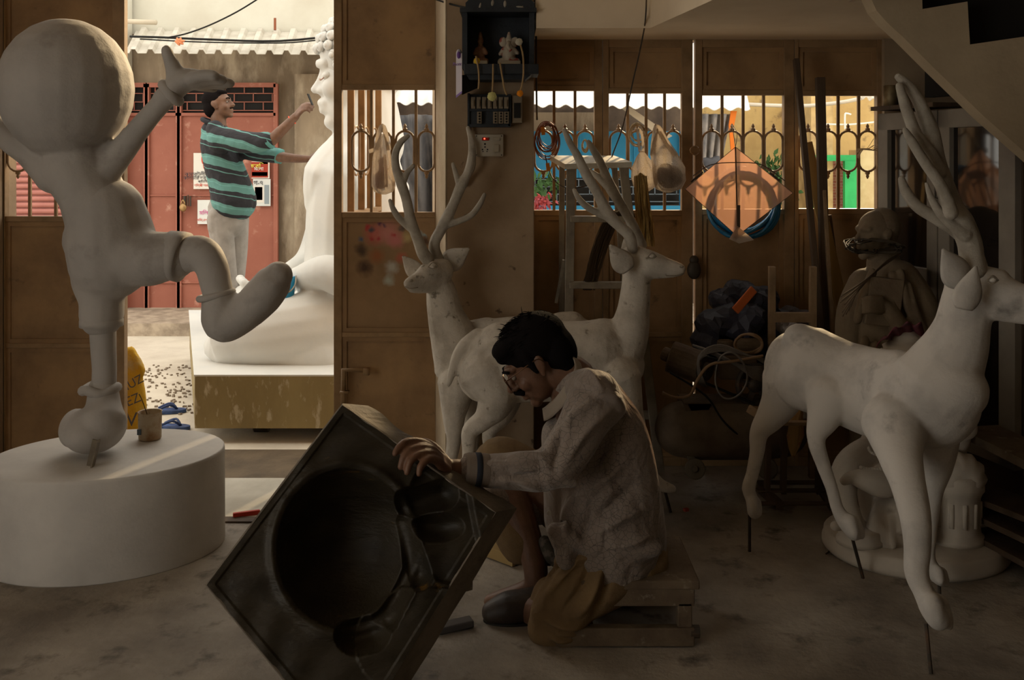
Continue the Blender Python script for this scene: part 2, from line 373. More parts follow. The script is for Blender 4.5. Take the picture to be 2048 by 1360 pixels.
gate('brown gate leaf behind the big white dancing figure, red shutter seen through it', 12, 252, (60, 112, 165, 205), ((36, 20), (86, 20), (138, 20), (185, 16)), sill=432, mid=690, lt=2, rt=24)
gM = gate('brown gate leaf with colourful spray paint marks left of the column', 669, 872, (743, 787, 832), ((722, 18), (765, 18), (810, 18), (853, 16)), lt=16, rt=2, sill=424, patch=paint)
gate('narrow brown gate leaf right of the column behind the stepladder top', 1060, 1204, (1108, 1150), ((1087, 18), (1130, 18), (1170, 17)), top=182, ytop=77, lt=8, rt=16)
gate('brown gate leaf behind the hanging plastic bags', 1205, 1384, (1255, 1292, 1329), ((1237, 17), (1274, 17), (1311, 17), (1346, 15)), top=187, ytop=77, lt=12, rt=22)
gate('brown gate leaf behind the hanging diamond kite', 1389, 1586, (1444, 1486, 1527), ((1423, 19), (1464, 19), (1506, 19), (1547, 18)), top=191, sill=418, ytop=77, lt=14, rt=20)
gate('last brown gate leaf on the right, next to the glass cabinet', 1587, 1762, (1637, 1676, 1717), ((1616, 18), (1656, 18), (1696, 18), (1735, 17)), top=192, sill=417, ytop=77, lt=8, rt=11)
# folded second leaf seen through the sprayed one
g = thing('metal_gate', 'folded gate leaf outside, seen at a slant through the sprayed gate window', 'gate', (W(730, 0, 4.8).x, 4.8, -.2), 'brown metal gate leaves along the front of the workshop')
A, Bq = V((W(702, 0, 4.6).x, 4.6, 0)), V((W(757, 0, 5.05).x, 5.05, 0))
b = MB()
for t in (0, .36, .68, 1): 
    p = A.lerp(Bq, t); b.bar((p.x, p.y, 0), (p.x, p.y, 2.1), .03, .02)
for z in (0.02, 1.08, 1.72, 2.08): b.bar((A.x, A.y, z), (Bq.x, Bq.y, z), .035, .02, up=(0, 0, 1))
b.done('gate_frame', gate_frame_m, g)
b = MB(); b.bar((A.x, A.y, .55), (Bq.x, Bq.y, .55), 1.02, .004, up=(0, 0, 1)); b.bm.clear()
b.poly([(A.x, A.y, .03), (Bq.x, Bq.y, .03), (Bq.x, Bq.y, 1.07), (A.x, A.y, 1.07)], (.004, .004, 0)); b.done('lower_panel', gate_m, g)
b = MB()
for t in (.18, .52, .84):
    p = A.lerp(Bq, t); u = (Bq - A).normalized(); pts = []
    for k in range(16):
        a = 2 * math.pi * k / 16; zz = 1.37 + .06 * (1 if math.sin(a) > 0 else -1) + .055 * math.sin(a)
        pts.append((p.x + u.x * .055 * math.cos(a), p.y + u.y * .055 * math.cos(a), zz))
    b.tube(pts, .005, 6, closed=True, smooth=False)
b.done('oval_scroll', gate_frame_m, g)
# door bolt and hasps
b = MB(); b.tube([W(687, 808, 4.3), W(687, 740, 4.3), W(733, 740, 4.3)], .012, 8, smooth=False); b.bx(W(682, 780, 4.31), W(696, 788, 4.27)); b.bx(W(728, 748, 4.31), W(738, 738, 4.28))
b.done('slide_bolt', gate_frame_m, gM, sm=True)
b = MB(); b.lathe(W(262, 308, 4.3), [(S(8, 4.3), -.008), (S(8, 4.3), .008)], 6, R=Matrix.Rotation(1.57, 3, 'X')); b.done('gate_hasp', iron, label='small six-sided hasp on the open gate edge beside the dancing figure', cat='hasp')
b = MB(); b.tube([W(1390, 293, 4.31), W(1381, 300, 4.31), W(1390, 309, 4.31), W(1398, 300, 4.31)], .005, 6, closed=True); b.bx(W(1382, 295, 4.3), W(1398, 306, 4.32)); b.done('gate_hasp', gate_frame_m, label='upper brown hasp on the gate edge left of the kite', cat='hasp')
b = MB(); b.ell(W(1388, 540, 4.3), (.03, .018, .04)); b.ell(W(1388, 520, 4.3), (.02, .012, .02)); b.done('padlock', iron, label='dark round padlock on the gate edge by the deer muzzle', cat='padlock', sm=True)

# ---- street buildings
WY = 9.5
Zs = lambda py, Y=WY: W(0, py, Y).z
b = MB(); b.bx((-6.5, WY, -.1), (-1.55, WY + .2, Zs(68))); st('wall_street', b, cement)
b = MB(); b.bx((-6.5, WY + .02, Zs(68)), (-1.55, WY + .22, 3.1)); st('wall_street_upper', b, white_wash)
b = MB(); b.bx((-6.6, 9.3, 2.0), (W(258, 0, 9.4).x, 9.48, 3.1)); st('trim_9', b, white_wash)
# stained cement pier behind the man
b = MB(); b.bx((W(590, 0, 9.4).x, 9.38, -.1), (W(668, 0, 9.4).x + .1, 9.5, Zs(150))); st('trim_10', b, cement)
# red doors
RX = lambda px: W(px, 0, 9.45).x
RZ = lambda py: W(0, py, 9.45).z
def reddoor(nm, label, x0, x1):
    d = thing(nm, label, 'door', (RX((x0 + x1) / 2), 9.45, RZ(620)), None); d['kind'] = 'structure'
    b = MB(); b.bx((RX(x0), 9.44, RZ(618)), (RX(x1), 9.47, RZ(230)))
    b.done('door_panel', red_paint, d)
    b = MB()
    for px in (x0, x1): b.bx((RX(px) - .02, 9.41, RZ(620)), (RX(px) + .02, 9.46, RZ(168)))
    b.bx((RX(x0), 9.41, RZ(175)), (RX(x1), 9.46, RZ(166))); b.bx((RX(x0), 9.41, RZ(232)), (RX(x1), 9.46, RZ(226)))
    b.bx((RX(x0), 9.425, RZ(392)), (RX(x1), 9.44, RZ(389))); b.bx((RX(x0), 9.425, RZ(566)), (RX(x1), 9.44, RZ(563)))
    b.done('door_frame', red_paint, d)
    b = MB(); b.bx((RX(x0), 9.47, RZ(226)), (RX(x1), 9.48, RZ(175))); b.done('vent_opening', black_m, d)
    b = MB()
    for py in (187, 204, 221): b.bx((RX(x0), 9.44, RZ(py) - .004), (RX(x1), 9.45, RZ(py) + .004))
    n = 0
    for (pa, pb) in ((175, 187), (187, 204), (204, 221)):
        px = x0 + 14 + (n % 2) * 18; n += 1
        while px < x1: b.bx((RX(px) - .004, 9.44, RZ(pb)), (RX(px) + .004, 9.45, RZ(pa))); px += 38
    b.done('vent_grille', red_paint, d)
    return d
reddoor('door_1', 'left red metal door leaf across the street beside the gate post', 255, 294)
reddoor('door_2', 'red metal door leaf with round rust stain and bolt across the street', 297, 358)
d3 = reddoor('door_3', 'wide red metal door leaf with posters behind the standing man', 361, 553)
b = MB(); b.tube([W(370, 392, 9.4), W(370, 415, 9.4)], .015, 8); b.tube([W(376, 390, 9.38), W(376, 412, 9.38), W(381, 412, 9.38), W(381, 392, 9.38)], .008, 6, smooth=False); b.done('door_bolt', iron, d3)
b = MB(); b.ell(W(366, 415, 9.36), (.035, .02, .04)); b.tube([W(362, 408, 9.36), W(366, 400, 9.36), W(370, 408, 9.36)], .007, 6); b.done('padlock', mat('brass', (.35, .22, .1), .4, metal=.7), label='brass padlock hanging on the red door', cat='padlock', sm=True)
# red rolling shutter further left
b = MB(); Ys = 9.3
z = -.1
while z < 2.3:
    b.tube([(W(-60, 0, Ys).x, Ys, z), (W(246, 0, Ys).x, Ys, z)], .024, 8, d=.7, smooth=False); z += .058
b.bx((W(-60, 0, Ys).x, Ys + .01, -.1), (W(246, 0, Ys).x, Ys + .03, 2.3))
b.done('rolling_shutter', mat('pale_red_shutter', (.40, .16, .13), .6, (.33, .12, .1), 4, .4, .7), label='ribbed dull red rolling shutter seen through the left gate', cat='shutter', sm=True)
# posters
def poster(label, x0, y0, x1, y1, col, extra):
    Y = 9.405
    t = thing('poster', label, 'poster', (W((x0 + x1) / 2, 0, Y).x, Y, W(0, y1, Y).z), None)
    b = MB(); b.bx(W(x0, y1, Y) , W(x1, y0, Y) + V((0, .004, 0))); b.done('paper', mat('paper_%d' % x0, col, .9), t)
    for k, (a0, b0, a1, b1, c_) in enumerate(extra):
        q = MB(); q.bx(W(a0, b1, Y) + V((0, -.003, 0)), W(a1, b0, Y)); q.done('print', mat('ink_%d_%d' % (x0, k), c_, .9), t)
    return t
def text(s, px, py, Y, size, m, parent, dy=-.006, rot=(math.pi / 2, 0, 0), name='lettering', ex=0):
    c = bpy.data.curves.new(name, 'FONT'); c.body = s; c.size = size; c.align_x = 'CENTER'; c.align_y = 'CENTER'; c.extrude = ex or .0004
    t = bpy.data.objects.new('t', c); COL.objects.link(t); dg = bpy.context.evaluated_depsgraph_get(); dg.update()
    me = bpy.data.meshes.new_from_object(t.evaluated_get(dg)); bpy.data.objects.remove(t); me.materials.clear()
    o = bpy.data.objects.new(name, me); COL.objects.link(o); o.data.materials.append(m)
    o.location = W(px, py, Y) + V((0, dy, 0)); o.rotation_euler = rot
    if parent: o.location -= ORG[parent.name]; o.parent = parent
    return o
red, blk, yel, mar = (.6, .06, .03), (.04, .04, .05), (.75, .45, .05), (.25, .03, .02)
ink = mat('black_ink', blk, .8); inkr = mat('red_ink', red, .8); inky = mat('yellow_ink', (.8, .75, .1), .8); inkw = mat('white_ink', (.8, .78, .72), .8)
p = poster('white notice with a red footprint mark left of the standing man', 387, 306, 424, 378, (.72, .70, .64), [])
b = MB(); b.ell(W(407, 318, 9.4), (.02, .004, .05)); b.ell(W(409, 331, 9.4), (.013, .004, .035)); b.done('print', inkr, p, sm=True)
text('কুমারটুলী শিল্পী', 406, 349, 9.405, .05, ink, p); text('কালচার দুর্গা মিলন', 406, 356, 9.405, .045, ink, p); text('প্রতিবাদ', 408, 363, 9.405, .03, ink, p); text('শিল্পী সমিতি', 406, 371, 9.405, .03, inkr, p)
p = poster('small white notice with a pink mark behind the standing man', 395, 400, 420, 448, (.68, .70, .68), [])
text('মিলন', 411, 426, 9.405, .05, mat('pink_ink', (.6, .08, .3), .8), p); text('বিজ্ঞপ্তি', 409, 440, 9.405, .03, inkr, p)
p = poster('red and yellow printed poster under the standing man rolled sleeve', 503, 323, 539, 357, (.7, .68, .62), [(503, 324, 536, 355, (.35, .05, .03)), (520, 324, 536, 328, (.75, .3, .04)), (504, 344, 535, 352, (.7, .3, .04))])
text('ছবি', 512, 333, 9.405, .06, inky, p, -.008); text('মেলা', 518, 338, 9.405, .045, inkw, p, -.008)
p = poster('grey poster with a red picture under the red and yellow one', 506, 358, 541, 412, (.62, .64, .62), [(508, 372, 528, 405, (.7, .66, .6)), (510, 374, 525, 400, (.45, .07, .03)), (512, 392, 524, 399, (.75, .42, .06)), (529, 370, 538, 408, (.25, .3, .33))])
text('গ-৭', 517, 366, 9.405, .06, ink, p, -.008)

# awning over the red doors
def awning(label, pa, pb, pc, pd, n, amp, trap=True, m=None):
    """pa front-left, pb front-right, pc back-right, pd back-left"""
    b = MB(); nv = 6; nu = n * 8
    nrm = V((0, -.3, 1)).normalized()
    def fn(u, v):
        p = pa.lerp(pb, u).lerp(pd.lerp(pc, u), v)
        f = (u * n) % 1
        h = amp * max(0, min(1, 3 - abs(f - .5) * 12)) if trap else amp * .5 * (1 + math.sin(2 * math.pi * f))
        return p + nrm * h
    b.grid(fn, nu, nv)
    return b.done('corrugated_awning', m or sheet_m, label=label, cat='awning', solid=.006)
awning('pale ribbed sheet awning above the red doors', W(250, 106, 8.65), W(760, 110, 8.65), W(770, 66, 9.5), W(272, 62, 9.5), 15, .035)
awning('bright corrugated awning edge seen through the right gate windows', W(700, 209, 8.9), W(1500, 222, 8.6), W(1470, 90, 9.55), W(740, 90, 9.55), 26, .03, False, mat('bright_sheet', (.78, .78, .74), .5, (.6, .6, .58), 4, .4, .7))
b = MB(); b.tube([W(240, 42, 9.2), W(312, 45, 9.1)], S(5, 9.1), 12); b.done('drain_pipe', mat('pipe_grey', (.5, .44, .34), .7), label='short round grey drain pipe at the left end of the awning', cat='pipe', sm=True)
b = MB(); b.tube([W(550, 60, 9.4), W(550, 36, 9.4)], .012, 6); b.done('metal_rod', mat('rust', (.25, .08, .04), .8), label='short rusty rod standing above the awning', cat='rod')
b = MB(); b.tube([W(260, 73, 8.8), W(330, 75, 8.75), W(420, 79, 8.7), W(560, 82, 8.7), W(700, 68, 8.8)], .010, 6); b.done('cable', black_m, label='thick dark cable running along the awning', cat='cable', sm=True)
b = MB(); b.tube([W(330, 76, 8.7), W(370, 68, 8.7), W(420, 50, 8.6), W(475, 23, 8.5), W(525, -8, 8.4)], .007, 6); b.done('cable', black_m, label='thin cable curving up across the whitewashed wall', cat='cable', sm=True)
b = MB(); b.tube([W(280, 78, 8.68), W(400, 84, 8.66), W(560, 86, 8.66), W(640, 80, 8.7), W(680, 80, 8.7)], .006, 6); b.done('cable', black_m, label='thin dark cable sagging just below the thick awning cable', cat='cable', sm=True)
b = MB()
for k in range(9): b.ell(W(355 + random.uniform(0, 14), 80 + random.uniform(0, 7), 8.6), (.03, .02, .012), Matrix.Rotation(random.random() * 3, 3, 'Y'), 8)
b.done('faded_garland', mat('faded_orange', (.6, .22, .1), .8), label='scrap of faded orange garland on the awning', cat='garland')

# right side street buildings: stall with blue shutters, yellow wall, green frame
bw = 9.6
X_ = lambda px: W(px, 0, bw).x
Z_ = lambda py: W(0, py, bw).z
b = MB(); b.bx((X_(668), bw + .4, -.2), (X_(1420), bw + .5, 2.6)); st('trim_11', b, mat('stall_back', (.16, .12, .09), .9, (.08, .06, .05), 3))
b = MB(); b.bx((X_(1060), bw + .3, Z_(262)), (X_(1200), bw + .35, Z_(222))); st('trim_12', b, cement)
blue = mat('blue_shutter_paint', (.02, .22, .42), .6, (.015, .17, .34), 5, .4, .7)
b = MB(); b.bx((X_(1062), bw + .1, Z_(356)), (X_(1365), bw + .14, Z_(262))); b.bx((X_(1062), bw + .06, -.2), (X_(1365), bw + .1, Z_(412))); b.bx((X_(1060), bw + .06, -.2), (X_(1064), bw + .14, Z_(262))); b.bx((X_(1363), bw + .06, -.2), (X_(1367), bw + .14, Z_(262)))
for px in (1110, 1160, 1215, 1270, 1320): b.bx((X_(px), bw + .08, Z_(356)), (X_(px) + .012, bw + .1, Z_(262)))
b.done('blue_shutter', blue, label='blue painted shop shutter seen through the right gate windows', cat='shutter')
b = MB(); b.bx((X_(1062), bw + .2, Z_(412)), (X_(1365), bw + .22, Z_(356))); st('trim_13', b, black_m)
b = MB()
for py in (360, 375, 390, 405): b.bx((X_(1062), bw + .1, Z_(py)), (X_(1365), bw + .12, Z_(py) + .008))
n = 0
for (pa, pb) in ((360, 375), (375, 390), (390, 405)):
    px = 1070 + (n % 2) * 22; n += 1
    while px < 1365: b.bx((X_(px), bw + .1, Z_(pb)), (X_(px) + .008, bw + .12, Z_(pa))); px += 44
b.done('window_grille', mat('blue_iron', (.12, .16, .2), .6), label='thin blue iron grille below the blue shutter', cat='grille')
b = MB(); b.bx((-1.5, 11.2, -.2), (1.9, 11.4, 4.4)); st('sun_block_wall', b, cement)  # wall added behind the stall to keep direct sun out of the doorway
# dark tarp against the Buddha's back
b = MB()
def tf(u, v):
    return W(775 + 110 * u + 15 * v, 230 + 475 * v, 7.85) + V((0, .12 * math.sin(u * 9 + v * 3) + .05 * math.sin(u * 23 - v * 8), 0))
b.grid(tf, 30, 30); b.done('grey_tarpaulin', mat('grey_tarp', (.09, .085, .085), .6, (.05, .05, .055), 6, .4, .6), label='dark grey tarpaulin hanging behind the white statue back', cat='tarpaulin', sm=True, solid=.01)
# yellow wall
b = MB(); b.bx((W(1395, 0, 10).x, 10, -.2), (W(1840, 0, 10).x, 10.2, 2.7)); st('wall_street_yellow', b, mat('yellow_wash', (.60, .44, .19), .9, (.45, .31, .13), 2.5, .38, .66, bump=.3, bs=10, c3=(.2, .14, .08), sc3=6, lo3=.6, hi3=.72))
b = MB(); b.bx((W(1598, 0, 9.9).x, 9.5, -.2), (W(1640, 0, 9.9).x, 9.95, 2.7)); st('trim_14', b, mat('yellow_post', (.62, .46, .22), .9, (.4, .28, .14), 6))
grn = mat('green_paint', (.03, .42, .12), .6, (.02, .3, .09), 6)
b = MB(); b.bx(W(1620, 322, 9.4), W(1712, 310, 9.45)); b.bx((W(1690, 0, 9.38).x, 9.38, -.2), W(1710, 322, 9.44)); b.bx((W(1622, 0, 9.38).x, 9.38, -.2), W(1628, 322, 9.44)); b.done('green_door_frame', grn, label='bright green painted frame in front of the yellow wall', cat='door frame')
brk = bpy.data.materials.new('brick_wall'); brk.use_nodes = True; q = brk.node_tree; t = q.nodes.new('ShaderNodeTexBrick'); t.inputs['Scale'].default_value = 9
t.inputs['Color1'].default_value = (.28, .08, .04, 1); t.inputs['Color2'].default_value = (.2, .05, .03, 1); t.inputs['Mortar'].default_value = (.3, .24, .18, 1)
tcx = q.nodes.new('ShaderNodeTexCoord'); mp_ = q.nodes.new('ShaderNodeMapping'); mp_.inputs['Rotation'].default_value = (math.pi / 2, 0, 0); q.links.new(tcx.outputs['Object'], mp_.inputs[0]); q.links.new(mp_.outputs[0], t.inputs[0]); q.links.new(t.outputs[0], q.nodes['Principled BSDF'].inputs[0])
b = MB(); b.bx((W(1640, 0, 9.6).x, 9.6, -.2), (W(1690, 0, 9.6).x, 9.8, W(0, 322, 9.6).z)); st('trim_15', b, brk)
b = MB(); b.bx((W(1712, 0, 9.5).x, 9.5, -.2), (W(1770, 0, 9.5).x, 9.7, W(0, 300, 9.5).z)); st('trim_16', b, mat('pale_yellow', (.62, .52, .3), .9, (.5, .38, .2), 5))
b = MB(); b.tube([W(1480, 208, 9.5), W(1600, 212, 9.5), W(1680, 205, 9.3), W(1725, 196, 9.2)], .018, 8); b.done('water_pipe', mat('pale_pipe', (.6, .56, .48), .6), label='pale pipe running along the top of the yellow wall', cat='pipe', sm=True)
b = MB(); b.tube([W(1640, 248, 9.3), W(1700, 249, 9.2), W(1760, 243, 9.1)], .008, 6); b.done('cable', inkw, label='thin white wire strung before the yellow wall', cat='cable')
b = MB(); b.tube([W(1690, 258, 9.2), W(1690, 230, 9.2), W(1694, 227, 9.2), W(1702, 229, 9.2)], .008, 6); b.done('wire_hook', inkw, label='white bent wire hook above the thin white wire', cat='hook')
awning('small corrugated roof corner above the yellow wall far right', W(1715, 196, 9.2), W(1800, 216, 9.0), W(1800, 180, 9.5), W(1700, 186, 9.5), 6, .03, False, sheet_m)
def leaves(label, pts, m, n, sp, s, cat='plant', nm='leafy_plant'):
    b = MB()
    for (px, py, Y) in pts:
        c0 = W(px, py, Y)
        for k in range(n):
            c_ = c0 + V([random.gauss(0, sp) for _ in range(3)])
            R = Euler((random.random() * 6, random.random() * 6, random.random() * 6)).to_matrix()
            b.poly([c_ + R @ V(v) for v in ((-s, 0, 0), (0, s * .45, 0), (s, 0, 0), (0, -s * .45, 0))], R @ V((0, 0, .002)))
    return b.done(nm, m, label=label, cat=cat, kind=None)
leaf = mat('leaf_green', (.07, .17, .05), .6, (.04, .10, .03), 12, trans=.3)
for pxw, pyw, lb in ((1545, 335, 'tall green weed growing against the yellow wall by the kite'), (1562, 372, 'lower green weed growing against the yellow wall by the kite'), (1500, 350, 'green weed behind the kite top against the yellow wall')):
    leaves(lb, [(pxw, pyw, 9.6), (pxw + 3, pyw + 12, 9.6), (pxw - 2, pyw + 24, 9.6)], leaf, 45, .08, .045)
leaves('heart leaved creeper outside beside the column', [(1085, 360, 8.4), (1080, 380, 8.4), (1100, 375, 8.4)], leaf, 14, .06, .05)
leaves('red and pink flowers on the sill outside beside the column', [(1075, 408, 8.2), (1084, 408, 8.2), (1092, 407, 8.2)], mat('red_petal', (.35, .03, .03), .7, (.3, .08, .1), 20), 30, .035, .025, 'flowers', 'flowers')
# stall cloths and bags outside
b = MB()
def tf2(u, v):
    w = W(1398 + 64 * u * (1 - .35 * v), 228 + 110 * v, 8.7); return w + V((0, .05 * math.sin(u * 22), 0))
b.grid(tf2, 30, 12); b.done('grey_cloth', mat('grey_cloth', (.28, .26, .24), .9, (.12, .12, .13), 7), label='grey cloth hanging under the awning corner left of the kite string', cat='cloth', sm=True, solid=.01)
b = MB(); b.poly([W(1462, 222, 8.65), W(1474, 222, 8.65), W(1466, 262, 8.65), W(1470, 300, 8.65), W(1462, 300, 8.65), W(1458, 250, 8.65)], (0, .02, 0)); b.done('orange_cloth', mat('orange_cloth', (.75, .22, .03), .8, trans=.3), label='strip of orange cloth at the awning corner', cat='cloth')
blob('black_bin_bag', [el(1425, 335, 8.5, 20, 20), el(1412, 322, 8.5, 10, 9), el(1434, 318, 8.5, 9, 8)], mat('bin_bag', (.03, .03, .035), .35, bump=.6, bs=20), vox=.02, it=2, label='shiny black bin bag outside behind the kite', cat='bag')
b = MB(); b.poly([W(1240, 214, 8.9), W(1260, 214, 8.9), W(1345, 272, 8.9), W(1330, 280, 8.9)], (0, .03, 0)); b.done('tilted_canopy', mat('canopy_grey', (.4, .35, .27), .9), label='slanting grey canopy edge under the corrugated awning', cat='canopy')
# ------------------------------------------------------------------ round platform and dancing figure
def ellpt(a, cx, cy, ra, rb, th):
    x, y = ra * math.cos(a), rb * math.sin(a)
    return cx + x * math.cos(th) - y * math.sin(th), cy + x * math.sin(th) + y * math.cos(th)
pt = thing('round_plinth', 'large oval white plaster plinth standing on the floor at the left', 'plinth', (-1.38, 3.42, 0))
def plinth(b, z0, z1, k=1.0, seg=96):
    prof = [(z0, 1), (z0 + .004, 1.003), (z1 - .012, 1.0), (z1 - .003, .996), (z1, .985)]
    rings = []
    for z, q in prof:
        rings.append([b.bm.verts.new((*ellpt(2 * math.pi * i / seg, -1.385, 3.43, .385 * q * k, .30 * q * k, .32), z)) for i in range(seg)])
    for A, B in zip(rings, rings[1:]):
        for i in range(seg): b.bm.faces.new((A[i], A[(i + 1) % seg], B[(i + 1) % seg], B[i]))
    b.bm.faces.new(rings[0][::-1]); b.bm.faces.new(rings[-1])
b = MB(); plinth(b, .0, .328); b.done('plinth_body', plaster_clean, pt, sm=False)
for p in pt.children[0].data.polygons: p.use_smooth = len(p.vertices) == 4
# dancing figure
dk = grey_plaster
st_ = thing('dancing_statue', 'big white plaster statue of a round-headed figure dancing on one leg on the oval plinth', 'statue', W(188, 905, 3.32))
Y = 3.4
body = [el(132, 178, Y, 131, 141, 125), ch((150, 290, 3.42, 60), (160, 335, 3.42, 72), (182, 385, 3.42, 64), (205, 430, 3.42, 74), (225, 480, 3.42, 84), (228, 510, 3.42, 80)),
        ch((190, 480, 62), (215, 520, 75), Y=3.42),
        ch((215, 330, 3.4, 36), (245, 300, 3.38, 27), (275, 262, 3.36, 23), (305, 226, 3.34, 21), (342, 186, 3.32, 20)),
        ch((-60, 200, 3.5, 20), (-20, 240, 3.48, 22), (20, 280, 3.46, 25), (60, 305, 3.44, 30), (110, 345, 3.42, 44)),
        ch((205, 640, 3.42, 27), (207, 700, 3.42, 25), (209, 740, 3.42, 24), (207, 790, 3.42, 25)),
        ch((355, 515, 3.36, 36), (400, 506, 3.34, 36), (422, 530, 3.33, 33), (432, 570, 3.33, 31), (440, 600, 3.33, 30))]
# collar-like cuff and hand
wr = W(347, 178, 3.32)
hp = [ch((325, 196, 3.32, 20), (342, 186, 3.32, 25), (352, 172, 3.32, 22)),
      ch((348, 178, 3.32, 22), (372, 160, 3.32, 24), (400, 160, 3.32, 20), d=1.4),
      ch((352, 165, 3.32, 20), (348, 140, 3.31, 17), (338, 115, 3.30, 13), (333, 101, 3.30, 12)),
      ch((385, 156, 3.27, 14), (410, 150, 3.26, 12.5), (428, 152, 3.25, 12)),
      ch((390, 160, 3.30, 14), (425, 158, 3.29, 12.5), (444, 160, 3.28, 11.5)),
      ch((390, 164, 3.34, 14), (430, 163, 3.34, 12), (460, 167, 3.34, 11)),
      ch((390, 168, 3.38, 13), (425, 168, 3.39, 11), (448, 172, 3.39, 10)),
      ch((385, 170, 3.41, 12), (410, 174, 3.43, 10), (428, 178, 3.43, 9))]
blob('body', body + hp, dk, st_, vox=.008, it=7)
b = MB(); c0 = W(342, 186, 3.32); R = V((.75, .1, .66)).to_track_quat('Z', 'Y').to_matrix(); pts = [c0 + R @ V((S(22, 3.3) * math.cos(a), S(22, 3.3) * math.sin(a), 0)) for a in [k * .3927 for k in range(16)]]
b.tube(pts, S(11, 3.3), 10, closed=True, sub=2); b.done('cuff', dk, st_, sm=True)
shorts = [ch((215, 430, 3.42, 76), (222, 480, 3.42, 88), (222, 515, 3.42, 84)), ch((185, 500, 3.42, 46), (195, 560, 3.42, 50), (203, 600, 3.42, 43), (203, 632, 3.42, 43)),
          ch((235, 500, 3.4, 74), (290, 516, 3.38, 58), (330, 513, 3.36, 50), (348, 511, 3.36, 48))]
blob('shorts', shorts, dk, st_, vox=.008, it=8)
b = MB(); b.lathe(W(203, 652, 3.42), [(S(38, 3.4), .05), (S(42, 3.4), .02), (S(42, 3.4), .0), (S(30, 3.4), .0)], 32); b.done('shorts_hem', dk, st_, sm=True)
b = MB(); R = V((1, -.1, -.22)).to_track_quat('Z', 'Y').to_matrix(); b.lathe(W(355, 512, 3.36), [(S(46, 3.4), -.04), (S(50, 3.4), .0), (S(50, 3.4), .022), (S(36, 3.4), .022)], 32, R=R); b.done('shorts_hem', dk, st_, sm=True)
blob('shoe', [ch((206, 775, 3.42, 28), (207, 810, 3.4, 34), (205, 840, 3.37, 48)), el(190, 858, 3.40, 58, 46, 76), el(150, 856, 3.42, 26, 38, 50), el(222, 850, 3.42, 26, 40, 50)], dk, st_, vox=.008, it=8)
b = MB(); c0 = W(200, 778, 3.42)
b.tube([c0 + V((S(32, 3.4) * math.cos(a), S(32, 3.4) * math.sin(a), .006 * math.cos(3 * a))) for a in [k * .3927 for k in range(16)]], S(10, 3.4), 10, closed=True, sub=2); b.done('ankle_cuff', dk, st_, sm=True)
blob('shoe', [ch((440, 600, 3.33, 34), (444, 635, 3.33, 40), (452, 645, 3.33, 40), (490, 625, 3.32, 37), (525, 592, 3.32, 40), (548, 563, 3.32, 37), (556, 552, 3.32, 30), d=1.15), ch((425, 600, 3.33, 22), (428, 640, 3.33, 26))], dk, st_, vox=.008, it=6)
b = MB(); c0 = W(432, 590, 3.33); R = Matrix.Rotation(-.22, 3, 'Y')
b.tube([c0 + R @ V((S(33, 3.3) * math.cos(a), S(33, 3.3) * math.sin(a), 0)) for a in [k * .3927 for k in range(16)]], S(7, 3.3), 10, closed=True, sub=2); b.done('ankle_cuff', dk, st_, sm=True)
b = MB(); a_, c_ = W(192, 880, 3.27), W(180, 932, 3.286); b.bar(a_, c_, .022, .005); b.bar(a_ + V((.012, -.01, 0)), c_ + V((.012, -.01, 0)), .005, .024); b.done('support_bracket', alu, st_)
# tub on the plinth
tb = thing('plastic_tub', 'small dirty cream plastic tub standing on the oval plinth', 'tub', W(300, 878, 3.597))
b = MB(); o = W(300, 878, 3.597); b.lathe(o, [(.001, 0), (S(20, 3.6), 0), (S(22, 3.6), .006), (S(23.5, 3.5), S(56, 3.5)), (S(24.5, 3.5), S(57, 3.5)), (S(22, 3.5), S(56, 3.5)), (S(20.5, 3.5), .01), (.001, .01)], 28, cap=False)
b.done('tub_body', mat('dirty_cream', (.5, .40, .27), .5, (.35, .2, .09), 18, .45, .65, c3=(.12, .08, .05), sc3=25, lo3=.62, hi3=.7), tb, sm=True)
b = MB(); b.bx(o + V((-.032, -.0395, .025)), o + V((-.018, -.037, .045))); b.done('stuck_label', mat('blue_grey', (.12, .16, .2), .7), tb)
b = MB(); b.tube([W(305, 864, 3.6), W(294, 828, 3.6), W(284, 800, 3.61), (W(278, 788, 3.61))], .0018, 6); b.done('thin_stick', dark_wood, label='thin dark twig standing in the plastic tub', cat='stick')

# ------------------------------------------------------------------ street statue on its block
bl = thing('statue_block', 'big rectangular block with white top carrying the seated white statue in the street', 'block', (-.9, 6.3, -.12))
zt_, zb_ = .17, -.115
P4 = [(-1.70, 5.36), (.3, 5.36), (.3, 7.6), (-2.45, 7.6)]
b = MB(); b.poly([(x, y, zb_) for x, y in P4], (0, 0, zt_ - zb_ - .006)); b.done('block_body', mat('plywood_yellow', (.30, .23, .10), .75, (.20, .15, .07), 3, .4, .7, bump=.2, c3=(.45, .38, .25), sc3=18, lo3=.56, hi3=.64, stretch=(1, 1, .4)), bl)
b = MB(); b.poly([(x * 1.003, y, zt_ - .006) for x, y in P4], (0, 0, .008)); b.done('block_top', buddha_white, bl)
for x, y in ((-1.4, 5.6), (0, 5.6), (-1.4, 7.2), (0, 7.2)):
    b = MB(); b.tube([(x - .04, y, -.158), (x + .04, y, -.158)], .042, 14, smooth=False); b.done('castor', iron, bl)
bd = thing('meditating_statue', 'huge white seated meditating statue with curled hair in the street outside', 'statue', (-1.1, 6.2, .17))
hM = headM(728, 152, 6.2, math.pi, .06, 2.95)
_h = head(hM, neck=False); _P = lambda x, y, z: hM @ V((x, y, z))
_h[4] = cw([_P(.080, 0, .026), _P(.093, 0, -.004), _P(.104, 0, -.022)], [.0085 * 2.95, .0075 * 2.95, .010 * 2.95])
